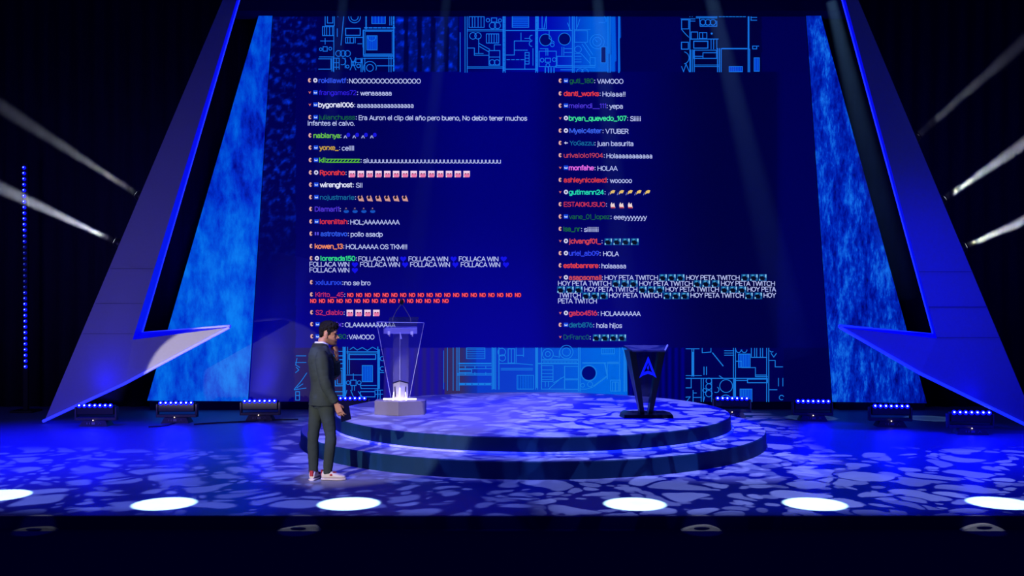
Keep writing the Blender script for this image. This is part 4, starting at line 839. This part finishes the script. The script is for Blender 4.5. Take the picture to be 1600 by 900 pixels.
for px in (53, 466, 1097, 1538):  # unseen fill spots added to brighten the hoods
    p = P(px, 828, 8.45); spot('hood_fill', (p.x * .8, 5.0, 6.5), p, 700, (.85, .9, 1), 3.0, .4, .02)

# ------------------------------------------------------------------ the man
PX0 = 504.0; DM = 10.42; YAW = R(24)
man_pos = Vector(((PX0 - CX) / F * DM, DM, 0))
man = empty('person', man_pos, YAW)
tag(man, 'person in dark grey suit and white sneakers, hand at chin, facing right', 'person')
def evalmesh(mb, voxel, smooth=2, name='body'):
    me = bpy.data.meshes.new('tmp'); me.from_pydata([tuple(v) for v in mb.v], [], mb.f); o = bpy.data.objects.new('tmp', me); COL.objects.link(o); fixn(o)
    r = o.modifiers.new('r', 'REMESH'); r.mode = 'VOXEL'; r.voxel_size = voxel
    s = o.modifiers.new('s', 'SMOOTH'); s.iterations = smooth; s.factor = .5
    dg = bpy.context.evaluated_depsgraph_get(); dg.update()
    m2 = bpy.data.meshes.new_from_object(o.evaluated_get(dg)); m2.name = name
    bpy.data.objects.remove(o); bpy.data.meshes.remove(me)
    for p in m2.polygons: p.use_smooth = True
    return m2
def link(name, me, m, parent):
    me.materials.clear(); me.materials.append(m); o = bpy.data.objects.new(name, me); COL.objects.link(o); o.parent = parent; return o
def wrinkle(me, amp, fx, fy, fz, seed=0):
    ns = [v.normal.copy() for v in me.vertices]
    for v, n_ in zip(me.vertices, ns):
        q = Vector((v.co.x * fx, v.co.y * fy, v.co.z * fz + seed)); v.co += n_ * amp * (noise.noise(q) + .5 * noise.noise(q * 2.1))
def rot(ax, deg): return Matrix.Rotation(R(deg), 3, ax)
def V(*a): return Vector(a)
# skin with stubble over the jaw
HC = V(.055, .0, 1.518)                          # chin height, head origin
HR = rot('Z', -21) @ rot('Y', 5)
sk = mat('skin', (186, 132, 108), .5, spec=.3)
nt = sk.node_tree; N = nt.nodes; Lk = nt.links
tc = N.new('ShaderNodeTexCoord')
def dotn(ax):                                    # head-local coordinate along one axis
    sb_ = N.new('ShaderNodeVectorMath'); sb_.operation = 'SUBTRACT'; Lk.new(tc.outputs['Object'], sb_.inputs[0]); sb_.inputs[1].default_value = tuple(HC)
    d_ = N.new('ShaderNodeVectorMath'); d_.operation = 'DOT_PRODUCT'; Lk.new(sb_.outputs[0], d_.inputs[0]); d_.inputs[1].default_value = tuple(HR @ V(*ax)); return d_.outputs['Value']
def mm(op, a_, b_):
    q = N.new('ShaderNodeMath'); q.operation = op
    for i, v_ in enumerate((a_, b_)):
        if isinstance(v_, (int, float)): q.inputs[i].default_value = v_
        else: Lk.new(v_, q.inputs[i])
    return q
def sst(v_, a_, b_):
    r_ = N.new('ShaderNodeMapRange'); r_.interpolation_type = 'SMOOTHSTEP'; Lk.new(v_, r_.inputs['Value']); r_.inputs['From Min'].default_value = a_; r_.inputs['From Max'].default_value = b_; return r_.outputs[0]
xh, zh = dotn((1, 0, 0)), dotn((0, 0, 1))
lev = mm('ADD', zh, mm('MULTIPLY', xh, .30).outputs[0]).outputs[0]
bd = mm('MULTIPLY', sst(lev, .092, .066), mm('MULTIPLY', sst(xh, -.02, .015), sst(zh, -.03, -.012)).outputs[0])
ml = mm('MULTIPLY', bd.outputs[0], .68)
mx = N.new('ShaderNodeMix'); mx.data_type = 'RGBA'; Lk.new(ml.outputs[0], mx.inputs['Factor']); mx.inputs['A'].default_value = (*lin((192, 136, 110)), 1); mx.inputs['B'].default_value = (*lin((36, 25, 24)), 1)
Lk.new(mx.outputs['Result'], N['Principled BSDF'].inputs['Base Color'])
suit = grain(mat('suit_cloth', (56, 64, 61), .85, spec=.2), 160, .12)
white = mat('white_cotton', (225, 222, 225), .8)
hair_m = grain(mat('dark_hair', (22, 17, 16), .8, spec=.2), 90, .5, .6)

SHR, SHL = V(-.055, -.178, 1.43), V(-.03, .178, 1.43)
ELR, WRR = V(-.03, -.245, 1.10), V(.095, -.245, .875)
ELL, WRL = V(.175, .13, 1.13), V(.168, .035, 1.395)
def capsule(mb, a, b, ra, rb, n=12):
    a, b = Vector(a), Vector(b); d = (b - a).normalized()
    mb.tube([a - d * ra * .9, a - d * ra * .5, a, b, b + d * rb * .5, b + d * rb * .9], [ra * .43, ra * .86, ra, rb, rb * .86, rb * .43], n)
def hand(mb, wrist, X, Z, thumb, curls, tc_=(.6, .65, -.35), spread=.06, s=1.0):
    """X along the fingers, Z back of the hand, thumb = +1/-1 side"""
    X = X.normalized(); Z = (Z - X * Z.dot(X)).normalized(); Y = Z.cross(X) * thumb
    def W(x, y, z): return wrist + s * (X * x + Y * y + Z * z)
    mb.loft([(W(-.02, 0, 0), Y * .026 * s, Z * .02 * s), (W(.01, 0, 0), Y * .029 * s, Z * .019 * s), (W(.05, 0, 0), Y * .039 * s, Z * .017 * s), (W(.092, 0, .002), Y * .041 * s, Z * .014 * s), (W(.1, 0, .002), Y * .03 * s, Z * .008 * s)], 16)
    for i, (y, ln) in enumerate(((.031, (.040, .024, .019)), (.0105, (.044, .027, .021)), (-.0105, (.041, .025, .020)), (-.030, (.033, .020, .018)))):
        p = W(.09, y, 0); d = (X + Y * spread * (1.5 - i)).normalized(); ang = 0
        for j, l_ in enumerate(ln):
            ang += curls[i][j]; dd = d * math.cos(R(ang)) - Z * math.sin(R(ang)); q_ = p + dd * l_ * s
            capsule(mb, p, q_, (.0098 - .0009 * j) * s, (.0092 - .0010 * j) * s, 10); p = q_
    t0 = W(.022, .027, -.004); dv = (X * tc_[0] + Y * tc_[1] + Z * tc_[2]).normalized(); t1 = t0 + dv * .045 * s
    d2 = (dv + X * .45 - Y * .35 - Z * .15).normalized(); t2 = t1 + d2 * .033 * s; t3 = t2 + (d2 - Y * .2).normalized() * .025 * s
    capsule(mb, t0, t1, .015 * s, .0115 * s, 10); capsule(mb, t1, t2, .0112 * s, .010 * s, 10); capsule(mb, t2, t3, .0098 * s, .0082 * s, 10)
    return W
body = MB()
# head rings: z, front, back, half width
for_head = [(-.004, .078, .035, .022), (.006, .094, .012, .040), (.022, .101, -.02, .052), (.045, .099, -.052, .059), (.075, .097, -.078, .066), (.105, .093, -.090, .071), (.125, .089, -.096, .074), (.148, .097, -.098, .077), (.178, .093, -.095, .076), (.205, .074, -.080, .064), (.225, .04, -.05, .042), (.235, .008, -.015, .012)]
def hp(x, y, z): return HC + HR @ V(x, y, z)
body.loft([(hp((f_ + b_) / 2, 0, z), HR @ V((f_ - b_) / 2, 0, 0), HR @ V(0, w_, 0)) for z, f_, b_, w_ in for_head], 32, p=2.25)
body.add([hp(.090, -.009, .134), hp(.090, .009, .134), hp(.130, 0, .087), hp(.085, -.020, .078), hp(.085, .020, .078), hp(.116, 0, .074), hp(.06, 0, .1)],
         [(0, 1, 2), (0, 2, 3), (1, 4, 2), (3, 2, 5), (2, 4, 5), (3, 5, 4), (0, 3, 6), (3, 4, 6), (4, 1, 6), (1, 0, 6)])
body.ball(hp(.122, 0, .085), (.010, .011, .009)); body.ball(hp(.105, -.013, .081), (.010, .008, .008)); body.ball(hp(.105, .013, .081), (.010, .008, .008))
body.ball(hp(.097, 0, .056), (.012, .022, .0065), rot=HR); body.ball(hp(.096, 0, .045), (.012, .020, .007), rot=HR); body.ball(hp(.094, 0, .016), (.014, .022, .014), rot=HR)
for sg in (-1, 1):
    body.ball(hp(.083, sg * .032, .146), (.015, .027, .007), rot=HR); body.ball(hp(.066, sg * .041, .098), (.020, .016, .020), rot=HR)
    body.ball(hp(-.012, sg * .077, .105), (.018, .008, .032), rot=HR); body.ball(hp(-.016, sg * .083, .112), (.017, .006, .023), rot=HR); body.ball(hp(-.004, sg * .078, .082), (.010, .007, .012), rot=HR)
body.loft([(V(-.03, 0, 1.40), V(.075, 0, 0), V(0, .085, 0)), (V(-.022, 0, 1.46), V(.062, 0, 0), V(0, .066, 0)), (V(-.002, 0, 1.53), V(.056, 0, 0), V(0, .057, 0)), (V(.018, 0, 1.60), V(.058, 0, 0), V(0, .058, 0))], 20)
# trunk, arms and legs (under the clothes)
body.loft([(V(0, 0, .86), V(.09, 0, 0), V(0, .14, 0)), (V(0, 0, 1.05), V(.08, 0, 0), V(0, .13, 0)), (V(-.01, 0, 1.28), V(.10, 0, 0), V(0, .15, 0)), (V(-.03, 0, 1.42), V(.07, 0, 0), V(0, .13, 0))], 20)
capsule(body, SHR + V(0, .02, -.03), ELR, .034, .032); capsule(body, ELR, WRR, .034, .024); capsule(body, SHL + V(0, -.02, -.03), ELL, .034, .032); capsule(body, ELL, WRL, .034, .024)
capsule(body, V(-.03, -.1, 1.37), SHR + V(0, .02, -.03), .04, .034); capsule(body, V(-.03, .1, 1.37), SHL + V(0, -.02, -.03), .04, .034)
HIPR, KNR, ANR = V(.015, -.085, .86), V(.07, -.115, .48), V(.035, -.105, .10)
HIPL, KNL, ANL = V(-.035, .08, .86), V(-.105, .02, .48), V(-.108, -.018, .10)
for h_, k_, a_ in ((HIPR, KNR, ANR), (HIPL, KNL, ANL)): capsule(body, h_, k_, .07, .045); capsule(body, k_, a_, .042, .03)
# right hand hangs with the folder, left hand curls under the chin
WM = Matrix.Rotation(-YAW, 3, 'Z')               # world direction -> person's own frame
XR = WM @ V(.42, .04, -1)
hand(body, WRR + (XR.normalized() * .015), XR, WM @ V(-.25, -1, -.05), 1, [(16, 34, 24), (14, 32, 24), (18, 36, 26), (22, 42, 30)], (.75, .35, -.75), .10, 1.02)
XL = WM @ V(-.10, -.06, 1)
WL = hand(body, WRL, XL, WM @ V(.92, -.42, .15), -1, [(62, 78, 46), (70, 80, 46), (76, 82, 48), (82, 84, 50)], (.85, .5, -.3), .04, 1.0)
bm_ = evalmesh(body, .0042, 2); bo = link('body', bm_, sk, man)
# eyes, brows, hair
for sg in (-1, 1):
    MB().ball(hp(.083, sg * .031, .124), (.010, .013, .007), rot=HR).obj('eye', mat('eye_dark', (38, 26, 26), .3), man, True)
    MB().tube([hp(.098, sg * .012, .144), hp(.099, sg * .03, .149), hp(.086, sg * .05, .144)], [.004, .005, .003], 6).obj('eyebrow', hair_m, man, True)
hb = MB()
hr_ = [(.155, -.012, -.104, .080), (.172, .088, -.110, .083), (.195, .105, -.112, .084), (.22, .108, -.104, .080), (.245, .096, -.086, .070), (.262, .06, -.055, .048), (.268, .02, -.02, .02)]
hb.loft([(hp((f_ + b_) / 2, 0, z), HR @ V((f_ - b_) / 2, 0, 0), HR @ V(0, w_, 0)) for z, f_, b_, w_ in hr_], 28, p=2.3)
hb.loft([(hp((f_ + b_) / 2, 0, z), HR @ V((f_ - b_) / 2, 0, 0), HR @ V(0, w_, 0)) for z, f_, b_, w_ in ((.045, -.05, -.066, .040), (.075, -.05, -.086, .060), (.105, -.022, -.099, .076), (.14, -.016, -.105, .080), (.18, .02, -.106, .080))], 28, p=2.3)
for sg in (-1, 1): hb.loft([(hp(.012, sg * .073, .105), HR @ V(.008, 0, 0), HR @ V(0, .006, 0)), (hp(.016, sg * .077, .13), HR @ V(.016, 0, 0), HR @ V(0, .007, 0)), (hp(.03, sg * .079, .175), HR @ V(.04, 0, 0), HR @ V(0, .008, 0))], 14)
hm_ = evalmesh(hb, .005, 1, 'hair'); wrinkle(hm_, .010, 48, 48, 48, 3); link('hair', hm_, hair_m, man)
# shirt collar and cuffs
shb = MB()
cc = []
for r_, z_ in ((.066, 0), (.073, .0), (.071, .045), (.064, .042)): pass
def ringband(c0, c1, r0, r1, th):
    n = 32; vs = []
    for (c, r_) in ((c0, r0), (c1, r1)):
        for q_ in (r_, r_ - th):
            for k_ in range(n):
                a_ = 2 * math.pi * k_ / n; drop = -.03 * max(0, math.cos(a_)); vs.append(Vector((c[0] + q_ * math.cos(a_), c[1] + q_ * 1.02 * math.sin(a_), c[2] + drop)))
    fs = []
    for k_ in range(n):
        j = (k_ + 1) % n; fs += [[k_, j, 2 * n + j, 2 * n + k_], [n + j, n + k_, 3 * n + k_, 3 * n + j], [2 * n + k_, 2 * n + j, 3 * n + j, 3 * n + k_], [j, k_, n + k_, n + j]]
    return vs, fs
shb.add(*ringband((-.022, 0, 1.48), (-.008, 0, 1.553), .084, .076, .008))
fixn(shb.obj('shirt', white, man, True))
# jacket
jk = MB()
jk.loft([(V(.0, 0, .835), V(.150, 0, 0), V(0, .198, 0)), (V(-.002, 0, .93), V(.142, 0, 0), V(0, .192, 0)), (V(.0, 0, 1.06), V(.126, 0, 0), V(0, .180, 0)), (V(-.012, 0, 1.20), V(.134, 0, 0), V(0, .192, 0)), (V(-.02, 0, 1.32), V(.138, 0, 0), V(0, .198, 0)), (V(-.03, 0, 1.41), V(.124, 0, 0), V(0, .192, 0)), (V(-.033, 0, 1.465), V(.104, 0, 0), V(0, .150, 0)), (V(-.027, 0, 1.505), V(.086, 0, 0), V(0, .098, 0)), (V(-.024, 0, 1.525), V(.080, 0, 0), V(0, .082, 0))], 36, p=2.15)
def sleeve(mb, a, b, c, r0, r1, r2, r3):
    a, b, c = Vector(a), Vector(b), Vector(c); m1 = a.lerp(b, .5)
    cv = []
    for i in range(13):
        t = i / 12; cv.append(((1 - t) ** 2) * (a.lerp(b, .25)) + 2 * t * (1 - t) * b + t * t * (c.lerp(b, .0)) if False else None)
    pts = [a + (a - b).normalized() * .02, a.lerp(b, .15), a.lerp(b, .45), a.lerp(b, .78), b.lerp(a, .06).lerp(c, .04), b.lerp(c, .25), b.lerp(c, .6), c]
    rs = [r0 * .6, r0, r0 * .96, r1 * 1.02, r1, r1 * .98, r2 * 1.06, r3]
    mb.tube(pts, rs, 20)
sleeve(jk, SHR, ELR, WRR + (ELR - WRR) * .05, .078, .062, .05, .046)
sleeve(jk, SHL, ELL, WRL + (ELL - WRL) * .22, .078, .062, .05, .046)
jm = evalmesh(jk, .0065, 5, 'jacket'); wrinkle(jm, .006, 9, 9, 14, 1); jo = link('jacket', jm, suit, man)
MB().tube([V(-.0, -.198, .9), V(-.0, -.205, .8)], .001).v
# jacket collar, lapels and vent line
lp = MB()
def lap(pts, off): lp.prism(pts, [p + off for p in pts])
n = 24; vs = []
for c_, r_ in (((-.028, 0, 1.495), .096), ((-.018, 0, 1.537), .088)):
    for q_ in (r_, r_ - .010):
        for k_ in range(n + 1):
            a_ = R(50) + R(260) * k_ / n; vs.append(V(c_[0] + q_ * math.cos(a_), q_ * 1.04 * math.sin(a_), c_[2] - .03 * max(0, math.cos(a_))))
m_ = n + 1; fs = []
for k_ in range(n): fs += [[k_, k_ + 1, 2 * m_ + k_ + 1, 2 * m_ + k_], [m_ + k_ + 1, m_ + k_, 3 * m_ + k_, 3 * m_ + k_ + 1], [2 * m_ + k_, 2 * m_ + k_ + 1, 3 * m_ + k_ + 1, 3 * m_ + k_], [k_ + 1, k_, m_ + k_, m_ + k_ + 1]]
lp.add(vs, fs)
for sg in (-1, 1): lap([V(.035, sg * .085, 1.475), V(.075, sg * .105, 1.41), V(.118, sg * .085, 1.35), V(.128, sg * .02, 1.16), V(.09, sg * .045, 1.40)], V(.012, sg * .006, .004))
fixn(lp.obj('lapel', grain(mat('lapel_cloth', (32, 37, 38), .8), 160, .12), jo))
# trousers
tr_ = MB()
tr_.loft([(V(0, 0, .80), V(.10, 0, 0), V(0, .145, 0)), (V(0, 0, .88), V(.12, 0, 0), V(0, .165, 0)), (V(0, 0, .98), V(.11, 0, 0), V(0, .16, 0))], 28)
def leg(mb, h_, k_, a_):
    lr = [(h_ + V(0, 0, .04), .094), (h_.lerp(k_, .18), .092), (h_.lerp(k_, .5), .079), (h_.lerp(k_, .85), .065), (k_.lerp(a_, .05), .063), (k_.lerp(a_, .35), .062), (k_.lerp(a_, .7), .056), (a_ + V(0, 0, .0), .052), (a_ + V(0.005, 0, -.02), .055)]
    mb.tube([p for p, r_ in lr], [r_ for p, r_ in lr], 22)
leg(tr_, HIPR, KNR, ANR); leg(tr_, HIPL, KNL, ANL)
tm = evalmesh(tr_, .0065, 3, 'trousers'); wrinkle(tm, .005, 8, 8, 13, 6); link('trousers', tm, suit, man)
# sneakers
def sneaker(ank, direction):
    d = (WM @ direction).normalized(); s_ = V(-d.y, d.x, 0)
    b0 = V(ank.x, ank.y, 0)
    up = MB(); L_ = [(-.075, .012, .030, .055), (-.06, .02, .036, .085), (-.02, .0, .040, .095), (.03, .0, .043, .082), (.08, .0, .048, .062), (.13, .0, .048, .046), (.165, .0, .040, .038), (.19, .0, .022, .028)]
    rings = [(b0 + d * x + V(0, 0, .022 + h_ * .5), s_ * w_, V(0, 0, h_ * .5)) for x, _, w_, h_ in L_]
    up.loft(rings, 20, p=2.6)
    o = link('sneaker', evalmesh(up, .005, 2, 'sneaker'), mat('white_leather', (228, 214, 205), .5), man)
    so_ = MB(); so_.loft([(b0 + d * x + V(0, 0, .013), s_ * (w_ + .005), V(0, 0, .013)) for x, _, w_, h_ in [(-.082, 0, .02, 0)] + L_ + [(.198, 0, .012, 0)]], 20, p=3)
    fixn(so_.obj('sole', mat('cream_sole', (222, 205, 200), .6), o))
    ht = MB(); ht.loft([(b0 + d * -.076 + V(0, 0, .05), s_ * .020, d * .010), (b0 + d * -.074 + V(0, 0, .112), s_ * .022, d * .012)], 12); fixn(ht.obj('heel_tab', mat('red_leather', (176, 40, 48), .6), o))
    pt = MB()
    for sg in (-1, 1): pt.ball(b0 + d * .045 + s_ * sg * .036 + V(0, 0, .062), (.026, .014, .014), 10, 6)
    pt.ball(b0 + d * .06 + V(0, 0, .085), (.034, .034, .010), 10, 6); pt.obj('strap_patch', mat('red_patch', (178, 60, 58), .6), o)
    return o
sneaker(ANR + V(.01, 0, 0), V(1, -.05, 0)); sneaker(ANL + V(.005, 0, 0), V(.12, 1, 0))
# folder held in the right hand
man_m = Matrix.Translation(man_pos) @ Matrix.Rotation(YAW, 4, 'Z')
fq = [(529.5, 634), (545, 633), (549, 655), (533.5, 659.5)]
hw = man_m @ WRR; fdp = hw.y + .03
fo = MB().prism([P(x, y, fdp) for x, y in fq], [P(x, y, fdp + .012) for x, y in fq]).obj('folder', mat('navy_folder', (10, 11, 48), .9, spec=.05)); fixn(fo)
tag(fo, 'dark navy folder held in the suited person\'s lowered right hand', 'folder')
